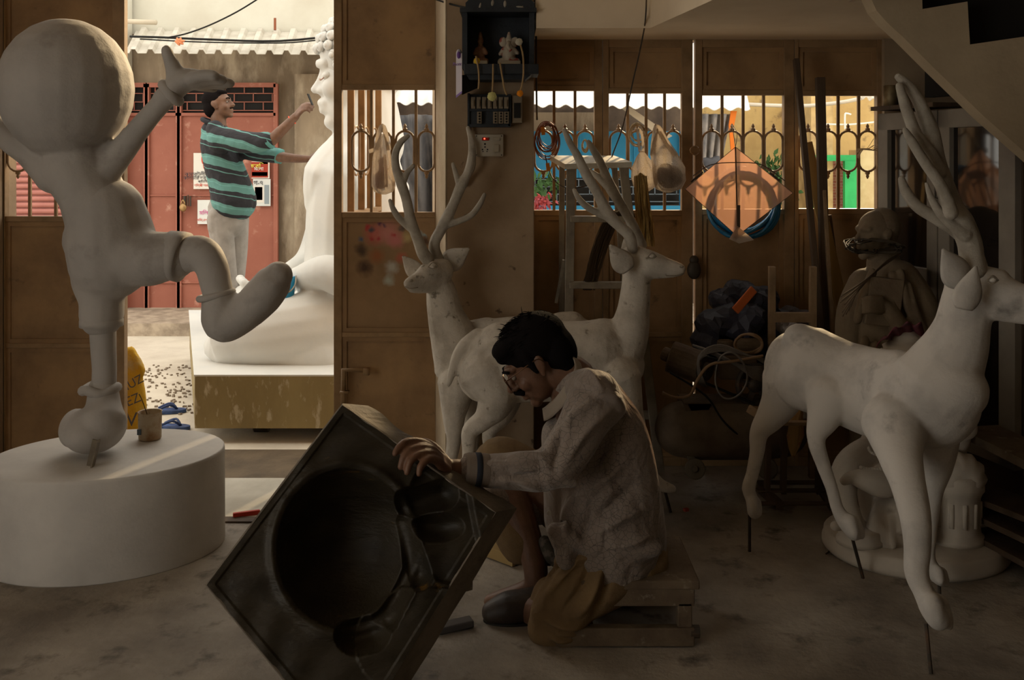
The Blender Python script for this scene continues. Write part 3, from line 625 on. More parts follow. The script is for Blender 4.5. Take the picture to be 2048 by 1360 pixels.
for k_ in (5, 6): _h[k_] = ew(_P(.09, .012 * (1 if k_ == 5 else -1), -.026), [.009 * 2.95] * 3)
bb = _h + [
    ch((735, 220, 6.2, 62), (740, 285, 6.2, 70)),
    ch((742, 300, 6.2, 62), (724, 350, 6.2, 98), (715, 420, 6.2, 100), (712, 500, 6.2, 100), (712, 560, 6.2, 105), d=1.3),
    ch((690, 300, 6.2, 40), (665, 350, 6.2, 55), (655, 400, 6.2, 45), d=1.8),
    ch((752, 320, 5.85, 46), (765, 400, 5.75, 48), (745, 500, 5.65, 44), (705, 555, 5.65, 42), (650, 545, 5.7, 36), (605, 555, 5.85, 26), (585, 560, 5.95, 20)),
    ch((690, 320, 6.6, 40), (650, 450, 6.7, 36), (620, 520, 6.6, 30), (575, 548, 6.3, 20)),
    ch((720, 620, 6.2, 100), (640, 630, 6.2, 70)),
    ch((745, 640, 5.95, 88), (650, 655, 5.8, 78), (560, 668, 5.75, 74), (490, 678, 5.75, 62), (462, 682, 5.78, 58), (500, 690, 5.78, 60), (640, 705, 5.72, 52), d=.9),
    ch((700, 620, 6.8, 70), (560, 620, 6.8, 55), (500, 610, 6.75, 45)),
    ch((600, 610, 6.4, 30), (540, 595, 6.3, 22), (500, 580, 6.2, 18)),
    ]
for k in range(5): bb.append(ch((505 - 3 * k, 585 - k * 3, 6.1 + k * .06, 9), (488 - 2 * k, 565 - k * 2, 6.1 + k * .06, 9)))
bd_body = blob('body', bb, buddha_white, bd, vox=.014, it=3)
# eyelids, ear and lips line
P = lambda x, y, z: hM @ V((x, y, z))
b = MB()
for q in (1, -1):
    b.tube([P(.072, q * .05, .0), P(.085, q * .035, -.006), P(.09, q * .016, -.002)], .004, 6)
b.tube([P(.08, -.022, -.0585), P(.093, 0, -.058), P(.08, .022, -.0585)], .0035, 6)
b.done('carved_line', mat('carved_shadow', (.35, .22, .17), .8), bd)
b = MB()
for q in (1, -1): b.ell(P(.070, q * .034, .002), (.034, .055, .028), None, 16)
b.done('eyelid', buddha_white, bd, sm=True)
# snail-curl hair
b = MB(); Rc = hM.to_3x3().normalized()
b.ell(P(-.014, 0, .048), (.104 * 2.95, .084 * 2.95, .088 * 2.95), Rc, 24)
b.ell(P(-.03, 0, .125), (.05 * 2.95, .045 * 2.95, .045 * 2.95), Rc, 20)
def curls(c, r, z0, n0):
    th = z0
    while th < 1.5:
        rr = math.cos(th); n = max(1, int(n0 * rr))
        for k in range(n):
            a = 2 * math.pi * (k + (round(th * 10) % 2) * .5) / n
            d_ = V((rr * math.cos(a), rr * math.sin(a), math.sin(th)))
            q = V((c[0] + d_.x * r[0], c[1] + d_.y * r[1], c[2] + d_.z * r[2]))
            if q.x > .055 and q.z < .058: continue
            if q.z < -.03: continue
            w = hM @ q; nn = (Rc @ d_).normalized(); RR = nn.to_track_quat('Z', 'Y').to_matrix()
            b.lathe(w - nn * .01, [(.034, 0), (.034, .014), (.026, .026), (.022, .024), (.016, .034), (.006, .038)], 10, R=RR)
        th += .235
curls((-.012, 0, .048), (.108, .086, .09), -.55, 24)
curls((-.03, 0, .125), (.05, .045, .045), .0, 13)
b.done('hair', buddha_white, bd, sm=True)
# bucket, flip flops, sack
bk = thing('bucket', 'small blue bucket standing on the statue lap', 'bucket', W(573, 614, 5.9))
b = MB(); b.lathe(W(573, 614, 5.75), [(.001, 0), (S(13, 5.75), 0), (S(19, 5.75), S(62, 5.75)), (S(17, 5.75), S(62, 5.75)), (S(11.5, 5.75), .01), (.001, .01)], 20, cap=False); b.done('bucket_body', mat('blue_plastic', (.02, .25, .48), .4), bk, sm=True)
b = MB(); b.tube([W(592, 552, 5.65), W(590, 570, 5.5), W(578, 584, 5.45), W(568, 580, 5.5), W(556, 555, 5.7)], .004, 6); b.done('handle', alu, bk)
for k, (px, py, a) in enumerate(((330, 818, .15), (338, 850, -.12))):
    z = -.2; Yf_ = 1.55 * 2000 / (py - 310 + 8)
    f_ = thing('flip_flop', ('blue flip-flop on the street, the farther of the pair', 'blue flip-flop on the street, the nearer of the pair')[k], 'flip-flop', (W(px, 0, Yf_).x, Yf_, z), 'pair of blue flip-flops')
    o = V((W(px, 0, Yf_).x, Yf_, z + .002)); R = Matrix.Rotation(a, 3, 'Z'); out = []
    for i in range(24):
        t = 2 * math.pi * i / 24; x = .125 * math.cos(t); y = (.045 + .008 * math.cos(t)) * math.sin(t); out.append(o + R @ V((x, y, 0)))
    b = MB(); b.poly(out, (0, 0, .02)); b.done('sole', mat('blue_rubber', (.05, .10, .26), .6, (.03, .05, .12), 20), f_, bev=.003)
    b = MB(); b.tube([o + R @ V(v) for v in ((.07, 0, .02), (.03, .025, .05), (-.045, .045, .02))], .007, 8); b.tube([o + R @ V(v) for v in ((.07, 0, .02), (.03, -.025, .05), (-.045, -.045, .02))], .007, 8); b.done('strap', mat('dark_blue_rubber', (.02, .04, .12), .5), f_, sm=True)
sk = blob('woven_sack', [ch((262, 900, 4.6, 30), (262, 800, 4.6, 27), (258, 740, 4.6, 22), (252, 705, 4.6, 12), d=.8), ch((240, 880, 4.6, 24), (238, 760, 4.6, 18)), ch((270, 760, 4.58, 8), (283, 740, 4.58, 8), (262, 700, 4.6, 8)), ch((285, 880, 4.62, 12), (283, 800, 4.6, 10), (276, 745, 4.6, 8))], mat('yellow_sack', (.62, .36, .02), .6, (.45, .36, .2), 5, .5, .6, bump=.4, bs=60), vox=.01, it=3, label='yellow woven sack standing outside behind the gate post', cat='sack')
text('HUZ', 263, 768, 4.48, .055, mat('sack_ink', (.12, .12, .14), .8), sk, 0, (math.pi / 2, -.5, 0)); text('EZ', 266, 800, 4.47, .06, MT['sack_ink'], sk, 0, (math.pi / 2, -.4, 0)); text('V', 263, 840, 4.46, .09, MT['sack_ink'], sk, 0)

# ------------------------------------------------------------------ deer
def deer(label, name, loc, prims, ant, rods, m, earp, eyes, extra=(), vox=.006, it=8, mouth=None, nose=None):
    t = thing('deer_statue', label, 'statue', loc, None)
    for (hx, hy, hY, hr, dx) in extra: prims = prims + [ch((hx, hy - hr * .6, hY, hr * .8), (hx + dx, hy + hr * .7, hY - .012, hr * .62), (hx + dx * 1.3, hy + hr * 1.1, hY - .014, hr * .4)), ch((hx + hr * .55, hy - hr * .6, hY + .02, hr * .7), (hx + dx + hr * .7, hy + hr * .7, hY + .015, hr * .6), (hx + dx * 1.3 + hr * .8, hy + hr * 1.15, hY + .012, hr * .4))]
    bd_ = blob('body', prims, m, t, vox=vox, it=it)
    for a in ant: blob('antler', a, mat('antler_plaster', (.42, .38, .32), .8, (.25, .22, .18), 14, .4, .7, bump=.4, bs=60), t, vox=.004, it=3)
    for e in earp:
        px, py, Y, l, w, ang, dep = e
        b = MB(); n1 = V((math.cos(ang), dep, -math.sin(ang))); n1.normalize(); n2 = V((math.sin(ang), 0, math.cos(ang))); nz = n1.cross(n2).normalized(); o = W(px, py, Y); L_, W_ = S(l, Y), S(w, Y)
        def ef(u, v, o=o, n1=n1, n2=n2, nz=nz, L_=L_, W_=W_):
            x = u * L_; hw = W_ * 1.15 * math.sin(math.pi * min(1, u * .9 + .1) ** .8) * (1.1 - .4 * u) + .002; s_ = (v - .5) * 2
            return o + n1 * x + n2 * hw * s_ - nz * (abs(s_) ** 2 * .35 * hw - .2 * hw)
        b.grid(ef, 16, 8); b.done('ear', m, t, sm=True, solid=.007)
    b = MB()
    for (px, py, Y, r) in eyes: b.ell(W(px, py, Y), (S(r, Y), S(r, Y), S(r * .75, Y)), None, 12)
    b.done('eye', m, t, sm=True)
    px, py, Y, r = eyes[0]; b = MB()
    b.tube([W(px - r * 1.5, py + 2, Y - .004), W(px, py - r * 1.1, Y - S(r, Y) * .9), W(px + r * 1.5, py + 1, Y - .004)], .0022, 6); b.tube([W(px - r * 1.3, py + 3, Y - .006), W(px, py + r * .9, Y - S(r, Y) * .9), W(px + r * 1.3, py + 2, Y - .006)], .0018, 6)
    b.done('eyelid_line', mat('dark_carving', (.27, .23, .18), .9), t, sm=True)  # darker colour for the carved eye, mouth and nostril marks
    if mouth:
        b = MB(); b.tube([W(*q) for q in mouth], .0018, 6); b.done('mouth_line', MT['dark_carving'], t, sm=True)
        b = MB(); b.ell(W(*nose), (.008, .005, .006), None, 10); b.done('nostril', MT['dark_carving'], t, sm=True)
    for r in rods:
        b = MB(); b.tube([W(*r[0]), W(*r[1])], .0055, 8, smooth=False); b.done('support_rod', iron, t)
    return t
Yd = 3.7
deer('white plaster deer statue facing right behind the seated man', 'd', W(1100, 1020, 3.75),
     [ch((975, 745, 3.7, 62), (1010, 725, 3.7, 84), (1080, 722, 3.7, 82), (1150, 722, 3.7, 80), (1205, 718, 3.7, 78), (1240, 730, 3.7, 50), d=.82), ch((1190, 668, 3.7, 30), (1215, 665, 3.7, 28), (1240, 680, 3.7, 30)),
      ch((1235, 715, 3.7, 52), (1256, 670, 3.7, 42), (1267, 620, 3.7, 33), (1272, 570, 3.7, 29), (1275, 530, 3.7, 30), d=.9),
      ch((1268, 520, 3.7, 31), (1300, 526, 3.68, 26), (1335, 534, 3.67, 18), (1358, 539, 3.66, 14), d=.85), ch((1270, 535, 3.7, 24), (1310, 543, 3.69, 15), (1350, 547, 3.67, 8)), el(1293, 508, 3.7, 14, 8, 20),
      ch((975, 750, 3.66, 58), (990, 800, 3.63, 42), (968, 838, 3.62, 22), (940, 862, 3.62, 17), (938, 900, 3.62, 14), (936, 950, 3.62, 12), (934, 985, 3.62, 14), (930, 1000, 3.6, 13)),
      ch((1010, 760, 3.82, 50), (1005, 820, 3.82, 28), (978, 865, 3.82, 14), (985, 920, 3.82, 12), (1000, 985, 3.82, 12)),
      ch((1240, 760, 3.62, 46), (1262, 830, 3.6, 26), (1282, 890, 3.6, 17), (1298, 940, 3.6, 13), (1318, 968, 3.6, 13), (1345, 978, 3.6, 9)),
      ch((1230, 770, 3.8, 40), (1240, 860, 3.8, 20), (1230, 930, 3.8, 13), (1225, 985, 3.8, 12)),
      ch((955, 672, 3.7, 16), (930, 690, 3.69, 14), (914, 712, 3.68, 11), (904, 745, 3.67, 9), (897, 770, 3.67, 5))],
     [[ch((1265, 496, 11), (1258, 470, 12), (1240, 453, 11), (1216, 427, 13), (1194, 385, 10), (1172, 348, 10.5), (1155, 312, 8.5), (1139, 284, 7), (1129, 261, 5), Y=3.66), ch((1222, 436, 9), (1194, 425, 7.5), (1172, 412, 7), (1157, 396, 6), (1148, 380, 4), Y=3.66)],
      [ch((1283, 490, 11), (1274, 470, 11), (1260, 440, 10), (1238, 403, 10), (1223, 378, 12), (1212, 350, 8.5), (1199, 321, 8.5), (1185, 297, 7), (1177, 284, 5), Y=3.76), ch((1226, 384, 9), (1207, 365, 7.5), (1194, 352, 6.5), (1183, 343, 4.5), Y=3.76)]],
     [((1328, 975, 3.6), (1341, 1024, 3.78))], plaster_old, [(1257, 540, 3.62, 64, 19, 4.07, -.1), (1262, 515, 3.78, 40, 13, 4.4, .3)], [(1304, 512, 3.62, 6)], mouth=[(1368, 546, 3.625), (1352, 551, 3.615), (1332, 551, 3.61)], nose=(1363, 533, 3.61))
deer('plaster deer statue facing left with wide branching antlers beside the column', 'd', W(1030, 1000, 4.0),
     [ch((935, 735, 3.98, 62), (975, 712, 4.0, 72), (1050, 705, 4.0, 74), (1110, 705, 4.0, 76), (1165, 710, 4.0, 72), d=.8), ch((1120, 650, 4.0, 26), (1145, 648, 4.0, 26)), ch((945, 668, 4, 28), (975, 660, 4, 26)),
      ch((925, 725, 3.96, 60), (905, 670, 3.95, 46), (890, 625, 3.94, 36), (882, 580, 3.94, 30), d=.9),
      ch((880, 543, 3.92, 28), (858, 547, 3.88, 24), (838, 558, 3.85, 16), (819, 567, 3.83, 12.5), d=.95), ch((872, 565, 3.92, 22), (840, 574, 3.86, 13), (824, 576, 3.84, 10)), el(866, 527, 3.88, 10, 7, 18),
      ch((915, 770, 3.9, 42), (908, 830, 3.88, 24), (908, 880, 3.87, 15), (900, 930, 3.87, 12), (893, 985, 3.87, 12)),
      ch((940, 780, 4.05, 36), (945, 850, 4.05, 17), (942, 930, 4.05, 11), (940, 975, 4.05, 11)),
      ch((1170, 750, 3.9, 46), (1178, 830, 3.9, 20), (1160, 900, 3.9, 13), (1165, 980, 3.9, 12)), ch((1180, 750, 4.08, 46), (1190, 830, 4.08, 20), (1185, 900, 4.08, 13), (1190, 965, 4.08, 12))],
     [[ch((856, 520, 13), (846, 506, 13), (836, 480, 11), (822, 441, 10.5), (812, 396, 10), (802, 366, 10.5), (792, 335, 8.5), (791, 307, 7.5), (801, 285, 7), (816, 272, 4.5), Y=3.88), ch((819, 455, 8), (798, 436, 7), (787, 419, 6), (780, 401, 4), Y=3.88), ch((804, 370, 8), (814, 346, 6), (826, 332, 5), Y=3.88)],
      [ch((876, 520, 13), (869, 500, 12), (870, 482, 11), (880, 463, 11), (893, 438, 12), (907, 408, 10), (921, 374, 11), (935, 346, 8.5), (943, 313, 8), (943, 282, 7), (936, 256, 4.5), Y=3.93), ch((893, 450, 8), (921, 441, 6.5), (943, 430, 6.5), (960, 408, 6), (969, 389, 4), Y=3.93), ch((919, 372, 7), (912, 349, 5.5), (906, 328, 4), Y=3.93)]],
     [((900, 985, 3.87), (900, 1003, 3.9))], plaster_old, [(890, 531, 3.96, 60, 19, -.62, -.1), (838, 552, 3.9, 52, 14, 4.0, .2)], [(866, 532, 3.83, 6.5), (846, 533, 3.86, 5)], mouth=[(809, 573, 3.815), (820, 577, 3.80), (836, 575, 3.812)], nose=(822, 561, 3.803))
deer('large pale plaster deer statue standing at the right with towering antlers', 'd', W(1720, 1200, 3.1),
     [ch((1588, 722, 3.36, 62), (1612, 735, 3.32, 86), (1680, 762, 3.25, 82), (1745, 785, 3.15, 90), (1810, 800, 3.02, 104), (1862, 800, 2.93, 102), (1893, 780, 2.88, 80), d=.72), ch((1600, 680, 3.33, 34), (1640, 690, 3.3, 30)),
      ch((1875, 760, 2.9, 84), (1908, 700, 2.88, 66), (1925, 650, 2.86, 54), (1935, 600, 2.85, 50), (1945, 570, 2.85, 48), d=.85),
      ch((1935, 572, 2.85, 44), (1975, 578, 2.82, 46), (2030, 596, 2.78, 34), (2080, 606, 2.75, 28), (2100, 608, 2.74, 24), d=.85), ch((1960, 600, 2.84, 36), (2040, 625, 2.79, 24), (2090, 630, 2.75, 18)), el(1990, 548, 2.82, 26, 12, 30),
      ch((1572, 760, 3.38, 48), (1562, 800, 3.4, 40), (1540, 835, 3.41, 29), (1518, 866, 3.42, 19), (1514, 905, 3.42, 15), (1504, 950, 3.42, 13), (1497, 976, 3.42, 14), (1504, 1000, 3.42, 13), (1509, 1024, 3.41, 15)),
      ch((1660, 800, 3.2, 54), (1645, 840, 3.18, 32), (1632, 878, 3.17, 18), (1645, 925, 3.16, 15), (1663, 975, 3.16, 13), (1675, 1018, 3.16, 13), (1690, 1042, 3.16, 17), (1708, 1066, 3.15, 16)),
      ch((1790, 850, 2.92, 66), (1800, 910, 2.84, 44), (1815, 965, 2.78, 35), (1830, 1030, 2.74, 31), (1835, 1090, 2.72, 27), (1833, 1145, 2.7, 24), (1848, 1185, 2.68, 21), (1862, 1215, 2.66, 24), (1876, 1238, 2.64, 23)), ch((1834, 1120, 2.72, 18), (1828, 1168, 2.7, 11)),
      ch((1870, 850, 2.98, 54), (1872, 920, 3.0, 36), (1862, 980, 3.02, 24), (1858, 1050, 3.04, 17), (1856, 1110, 3.05, 14), (1868, 1145, 3.05, 15), (1882, 1160, 3.04, 14)),
      ch((1560, 690, 3.4, 12), (1540, 715, 3.42, 10), (1532, 740, 3.43, 5))],
     [[ch((1945, 540, 28), (1943, 512, 24), (1938, 482, 24), (1922, 444, 25), (1905, 412, 21), (1888, 367, 19), (1873, 322, 18), (1861, 262, 17), (1842, 213, 13), (1819, 174, 11), (1797, 154, 8), Y=2.82), ch((1880, 345, 14), (1862, 308, 13), (1836, 275, 12), (1824, 250, 12), (1810, 210, 11), (1799, 172, 8), Y=2.8), ch((1902, 425, 15), (1884, 375, 12), (1852, 328, 11), (1825, 285, 10), (1810, 260, 6), Y=2.76), ch((1930, 470, 15), (1905, 450, 11), (1880, 425, 10), (1862, 395, 7), (1853, 367, 4), Y=2.80)],
      [ch((1955, 535, 2.9, 20), (1940, 490, 2.92, 18), (1915, 462, 2.93, 16), (1869, 434, 2.94, 13), (1835, 413, 2.95, 12), (1812, 383, 2.95, 11), (1803, 358, 2.95, 7))]],
     [((1499, 1030, 3.41), (1499, 1103, 3.405)), ((1703, 1070, 3.15), (1726, 1156, 3.19)), ((1852, 1248, 2.66), (1862, 1348, 2.60)), ((1878, 1165, 3.04), (1880, 1210, 3.0))], plaster, [(1925, 568, 2.78, 88, 26, 4.12, -.2), (1928, 618, 2.74, 90, 24, -1.38, -.15)], [(1985, 560, 2.72, 8)], extra=((1506, 1012, 3.40, 14, 2), (1700, 1052, 3.14, 18, 8), (1866, 1222, 2.64, 26, 8), (1876, 1152, 3.03, 15, 5)), vox=.006, it=14)

# ------------------------------------------------------------------ standing man outside
mn = thing('person', 'standing man in striped turquoise shirt and grey trousers reaching to the white statue face', 'person', (-2.0, 6.85, .17))
Y = 6.85
hM = headM(439, 211, Y, -.18, -.22, .92)
h1 = V(W(592, 232, Y)); d1 = (W(616, 203, Y) - h1)
pr = head(hM) + [ch((430, 262, 17), (450, 320, 25), (462, 400, 28), Y=Y, d=1.2),
      ch((445, 272, Y - .12, 14), (490, 284, Y - .2, 12), (530, 288, Y - .25, 13), (562, 262, Y - .27, 11), (592, 232, Y - .25, 8)),
      ch((450, 280, Y + .15, 12), (500, 304, Y - .02, 14), (545, 312, Y - .1, 12), (590, 317, Y - .15, 9), (620, 318, Y - .15, 7)),
      ch((450, 420, Y - .08, 18), (450, 520, Y - .08, 17), (455, 600, Y - .08, 13), (450, 645, Y - .08, 10), (475, 652, Y - .08, 8)),
      ch((466, 420, Y + .1, 18), (465, 520, Y + .12, 17), (466, 600, Y + .12, 13), (460, 645, Y + .12, 10), (485, 652, Y + .12, 8))]
w1 = W(592, 232, Y - .25); pr += hand(w1, W(614, 205, Y - .3) - w1, V((-.6, -.6, .5)), .95, (.5, .7, .5), thumb=-1, tout=.5)
w2 = W(620, 318, Y - .15); pr += hand(w2, W(645, 302, Y - .18) - w2, V((-.2, -.6, .7)), .85, (.5, .7, .5), thumb=-1, tout=.4)
blob('body', pr, skin, mn, vox=.008, it=2)
P = lambda x, y, z: hM @ V((x, y, z))
b = MB()
for q in (1, -1): b.ell(P(.0805, q * .031, .008), .0085, None, 10)
b.done('eye', mat('eye_white', (.22, .18, .15), .4), mn, sm=True)
b = MB()
for q in (1, -1): b.ell(P(.0865, q * .031, .008), .0042, None, 8); b.tube([P(.086, q * .05, .032), P(.096, q * .03, .036), P(.097, q * .012, .03)], .004, 6)
b.done('eyebrow', hair_m, mn, sm=True)
b = MB(); b.tube([P(.088, -.022, -.042), P(.1, 0, -.040), P(.088, .022, -.042)], .005, 6); b.done('moustache', hair_m, mn, sm=True)
blob('hair', [ew(P(-.03, 0, .055), (.098 * .92, .083 * .92, .082 * .92), hM.to_3x3().normalized()), ew(P(-.06, 0, .0), (.06, .074, .075)), ew(P(.03, 0, .095), (.045, .06, .022)), ew(P(-.065, 0, -.045), (.03, .048, .035))], hair_m, mn, vox=.007, it=2)
# striped cloth
sm_ = bpy.data.materials.new('striped_cloth'); sm_.use_nodes = True; q = sm_.node_tree; N, L = q.nodes, q.links; pb = N['Principled BSDF']; pb.inputs['Roughness'].default_value = .85
tc = N.new('ShaderNodeTexCoord'); sp = N.new('ShaderNodeSeparateXYZ'); ns = N.new('ShaderNodeTexNoise'); ns.inputs['Scale'].default_value = 5; L.new(tc.outputs['Object'], ns.inputs['Vector']); L.new(tc.outputs['Object'], sp.inputs[0])
ma = N.new('ShaderNodeMath'); ma.operation = 'MULTIPLY_ADD'; L.new(ns.outputs[0], ma.inputs[0]); ma.inputs[1].default_value = .07; L.new(sp.outputs['Z'], ma.inputs[2])
mx_ = N.new('ShaderNodeMath'); mx_.operation = 'MULTIPLY_ADD'; L.new(sp.outputs['X'], mx_.inputs[0]); mx_.inputs[1].default_value = .25; L.new(ma.outputs[0], mx_.inputs[2])
fr = N.new('ShaderNodeMath'); fr.operation = 'FRACT'; mu = N.new('ShaderNodeMath'); mu.operation = 'MULTIPLY'; mu.inputs[1].default_value = 6.6; L.new(mx_.outputs[0], mu.inputs[0]); L.new(mu.outputs[0], fr.inputs[0])
cr = N.new('ShaderNodeValToRGB'); cr.color_ramp.interpolation = 'CONSTANT'; L.new(fr.outputs[0], cr.inputs[0])
tq, bk_ = (.10, .24, .22, 1), (.015, .015, .02, 1)
E = cr.color_ramp.elements; E[0].position = 0; E[0].color = bk_; E[1].position = .38; E[1].color = tq
for p_, c_ in ((.42, bk_), (.60, tq), (.86, (.13, .32, .29, 1)), (.9, tq)): e_ = E.new(p_); e_.color = c_
L.new(cr.outputs[0], pb.inputs['Base Color'])
nb = N.new('ShaderNodeTexNoise'); nb.inputs['Scale'].default_value = 14; bp = N.new('ShaderNodeBump'); bp.inputs['Strength'].default_value = .6; bp.inputs['Distance'].default_value = .03; L.new(tc.outputs['Object'], nb.inputs['Vector']); L.new(nb.outputs[0], bp.inputs['Height']); L.new(bp.outputs[0], pb.inputs['Normal'])
blob('shirt', [ch((424, 262, 21), (432, 285, 31), (447, 330, 37), (460, 370, 40), (468, 402, 44), Y=Y, d=1.35), ch((430, 258, Y - .12, 18), (440, 285, Y - .14, 24)), ch((430, 258, Y + .12, 18), (440, 285, Y + .14, 24)),
      ch((440, 275, Y - .15, 24), (480, 283, Y - .2, 23), (512, 285, Y - .23, 21), (532, 282, Y - .26, 19)),
      ch((450, 285, Y + .13, 22), (500, 302, Y, 19), (535, 308, Y - .08, 17), (553, 311, Y - .1, 16))], sm_, mn, vox=.009, it=3)
b = MB()
a_, c_ = W(533, 284, Y - .26), W(541, 278, Y - .262); R = (c_ - a_).to_track_quat('Z', 'Y').to_matrix(); b.lathe(a_, [(S(17, Y), 0), (S(17.5, Y), .004), (S(16.5, Y), .025), (S(12, Y), .025)], 18, R=R)
a_, c_ = W(553, 311, Y - .1), W(562, 313, Y - .1); R = (c_ - a_).to_track_quat('Z', 'Y').to_matrix(); b.lathe(a_, [(S(15, Y), 0), (S(15.5, Y), .004), (S(14.5, Y), .04), (S(11, Y), .04)], 18, R=R)
b.done('rolled_cuff', mat('turquoise_cloth', (.10, .27, .25), .85), mn, sm=True)
b = MB(); c0 = W(428, 247, Y); b.tube([c0 + V((.075 * math.cos(a), .085 * math.sin(a), -.03 * math.cos(a))) for a in [k * .5236 for k in range(12)]], .016, 8, closed=True); b.done('shirt_collar', mat('black_cloth', (.02, .02, .025), .85), mn, sm=True)
blob('trousers', [ch((450, 418, 33), (455, 440, 38), Y=Y, d=1.25), ch((440, 440, Y - .08, 26), (447, 500, Y - .08, 23), (456, 570, Y - .08, 19), (460, 628, Y - .08, 17)), ch((468, 440, Y + .08, 30), (470, 500, Y + .1, 25), (468, 570, Y + .1, 20), (468, 628, Y + .1, 17)), ch((430, 430, Y - .12, 14), (428, 455, Y - .12, 13))],
     mat('grey_trouser', (.34, .31, .28), .85, (.24, .22, .2), 9, .4, .7, bump=.5, bs=12), mn, vox=.009, it=3)
b = MB(); c0 = W(584, 240, Y - .25); R = (W(592, 232, Y) - W(582, 242, Y)).to_track_quat('Z', 'Y').to_matrix(); b.tube([c0 + R @ V((.031 * math.cos(a), .031 * math.sin(a), 0)) for a in [k * .5236 for k in range(12)]], .004, 6, closed=True); b.done('wrist_thread', mat('red_thread', (.7, .08, .03), .7), mn)
b = MB(); b.bar(W(616, 188, 6.5), W(625, 210, 6.5), .006, .05); b.done('sanding_pad', mat('dark_pad', (.03, .03, .03), .9), label='thin dark sanding strip held against the statue nose', cat='sandpaper')
# ------------------------------------------------------------------ stool
so = thing('low_stool', 'low dusty wooden stool the seated man sits on', 'stool', (.335, 2.9, 0))
b = MB(); b.bx((.145, 2.74, .158), (.515, 3.06, .183)); b.done('seat', dusty_wood, so, bev=.004)
b = MB(); b.bx((.15, 2.745, .112), (.50, 2.765, .158)); b.bx((.15, 3.03, .112), (.50, 3.05, .158)); b.bx((.485, 2.765, .112), (.505, 3.03, .158)); b.bx((.15, 2.765, .112), (.17, 3.03, .158)); b.done('apron', dusty_wood, so)
for x in (.17, .475):
    for y in (2.765, 3.025):
        b = MB(); b.bx((x - .02, y - .02, 0), (x + .02, y + .02, .12)); b.done('leg', dusty_wood, so, bev=.003)
b = MB(); b.bx((.12, 2.735, .004), (.50, 2.765, .055)); b.done('stretcher', dusty_wood, so, bev=.004)
b = MB(); b.bx((.12, 3.02, .004), (.50, 3.05, .055)); b.done('stretcher', dusty_wood, so, bev=.004)
b = MB(); b.tube([(.49, 2.75, .04), (.515, 2.75, .04)], .017, 12, smooth=False); b.done('knob', iron, so)

# ------------------------------------------------------------------ seated man
shirt_m = bpy.data.materials.new('crackle_print_cloth'); shirt_m.use_nodes = True; q = shirt_m.node_tree; N, L = q.nodes, q.links; pb = N['Principled BSDF']; pb.inputs['Roughness'].default_value = .9; pb.inputs['Sheen Weight'].default_value = .25
tc = N.new('ShaderNodeTexCoord'); vo = N.new('ShaderNodeTexVoronoi'); vo.feature = 'DISTANCE_TO_EDGE'; vo.inputs['Scale'].default_value = 62; L.new(tc.outputs['Object'], vo.inputs['Vector'])
mr = N.new('ShaderNodeMapRange'); mr.inputs[1].default_value = .01; mr.inputs[2].default_value = .05; L.new(vo.outputs['Distance'], mr.inputs[0])
n1 = N.new('ShaderNodeTexNoise'); n1.inputs['Scale'].default_value = 5; L.new(tc.outputs['Object'], n1.inputs['Vector'])
m1 = N.new('ShaderNodeMapRange'); m1.inputs[1].default_value = .44; m1.inputs[2].default_value = .60; L.new(n1.outputs[0], m1.inputs[0])
mm = N.new('ShaderNodeMath'); mm.operation = 'MAXIMUM'; L.new(mr.outputs[0], mm.inputs[0]); L.new(m1.outputs[0], mm.inputs[1])
mx = N.new('ShaderNodeMix'); mx.data_type = 'RGBA'; L.new(mm.outputs[0], mx.inputs[0]); mx.inputs[6].default_value = (.10, .082, .07, 1); mx.inputs[7].default_value = (.235, .19, .16, 1); L.new(mx.outputs[2], pb.inputs['Base Color'])
nb = N.new('ShaderNodeTexNoise'); nb.inputs['Scale'].default_value = 9; nb.inputs['Detail'].default_value = 4; nb.inputs['Distortion'].default_value = 1.2; bp = N.new('ShaderNodeBump'); bp.inputs['Strength'].default_value = .75; bp.inputs['Distance'].default_value = .03; L.new(tc.outputs['Object'], nb.inputs['Vector']); L.new(nb.outputs[0], bp.inputs['Height'])
nb2 = N.new('ShaderNodeTexNoise'); nb2.inputs['Scale'].default_value = 300; bp2 = N.new('ShaderNodeBump'); bp2.inputs['Strength'].default_value = .2; bp2.inputs['Distance'].default_value = .002; L.new(tc.outputs['Object'], nb2.inputs['Vector']); L.new(nb2.outputs[0], bp2.inputs['Height']); L.new(bp.outputs[0], bp2.inputs['Normal']); L.new(bp2.outputs[0], pb.inputs['Normal'])
trou = mat('tan_trouser_cloth', (.22, .145, .07), .9, (.14, .09, .045), 7, .4, .7, bump=.8, bs=14)
sm2 = thing('person', 'seated man with glasses in grey patterned shirt bending over the tilted mould', 'person', (.25, 2.9, 0))
YH = 2.92
hM = headM(1076, 722, YH, math.pi, .62, 1.0)
P = lambda x, y, z: hM @ V((x, y, z))
wr = W(892, 938, 2.62)
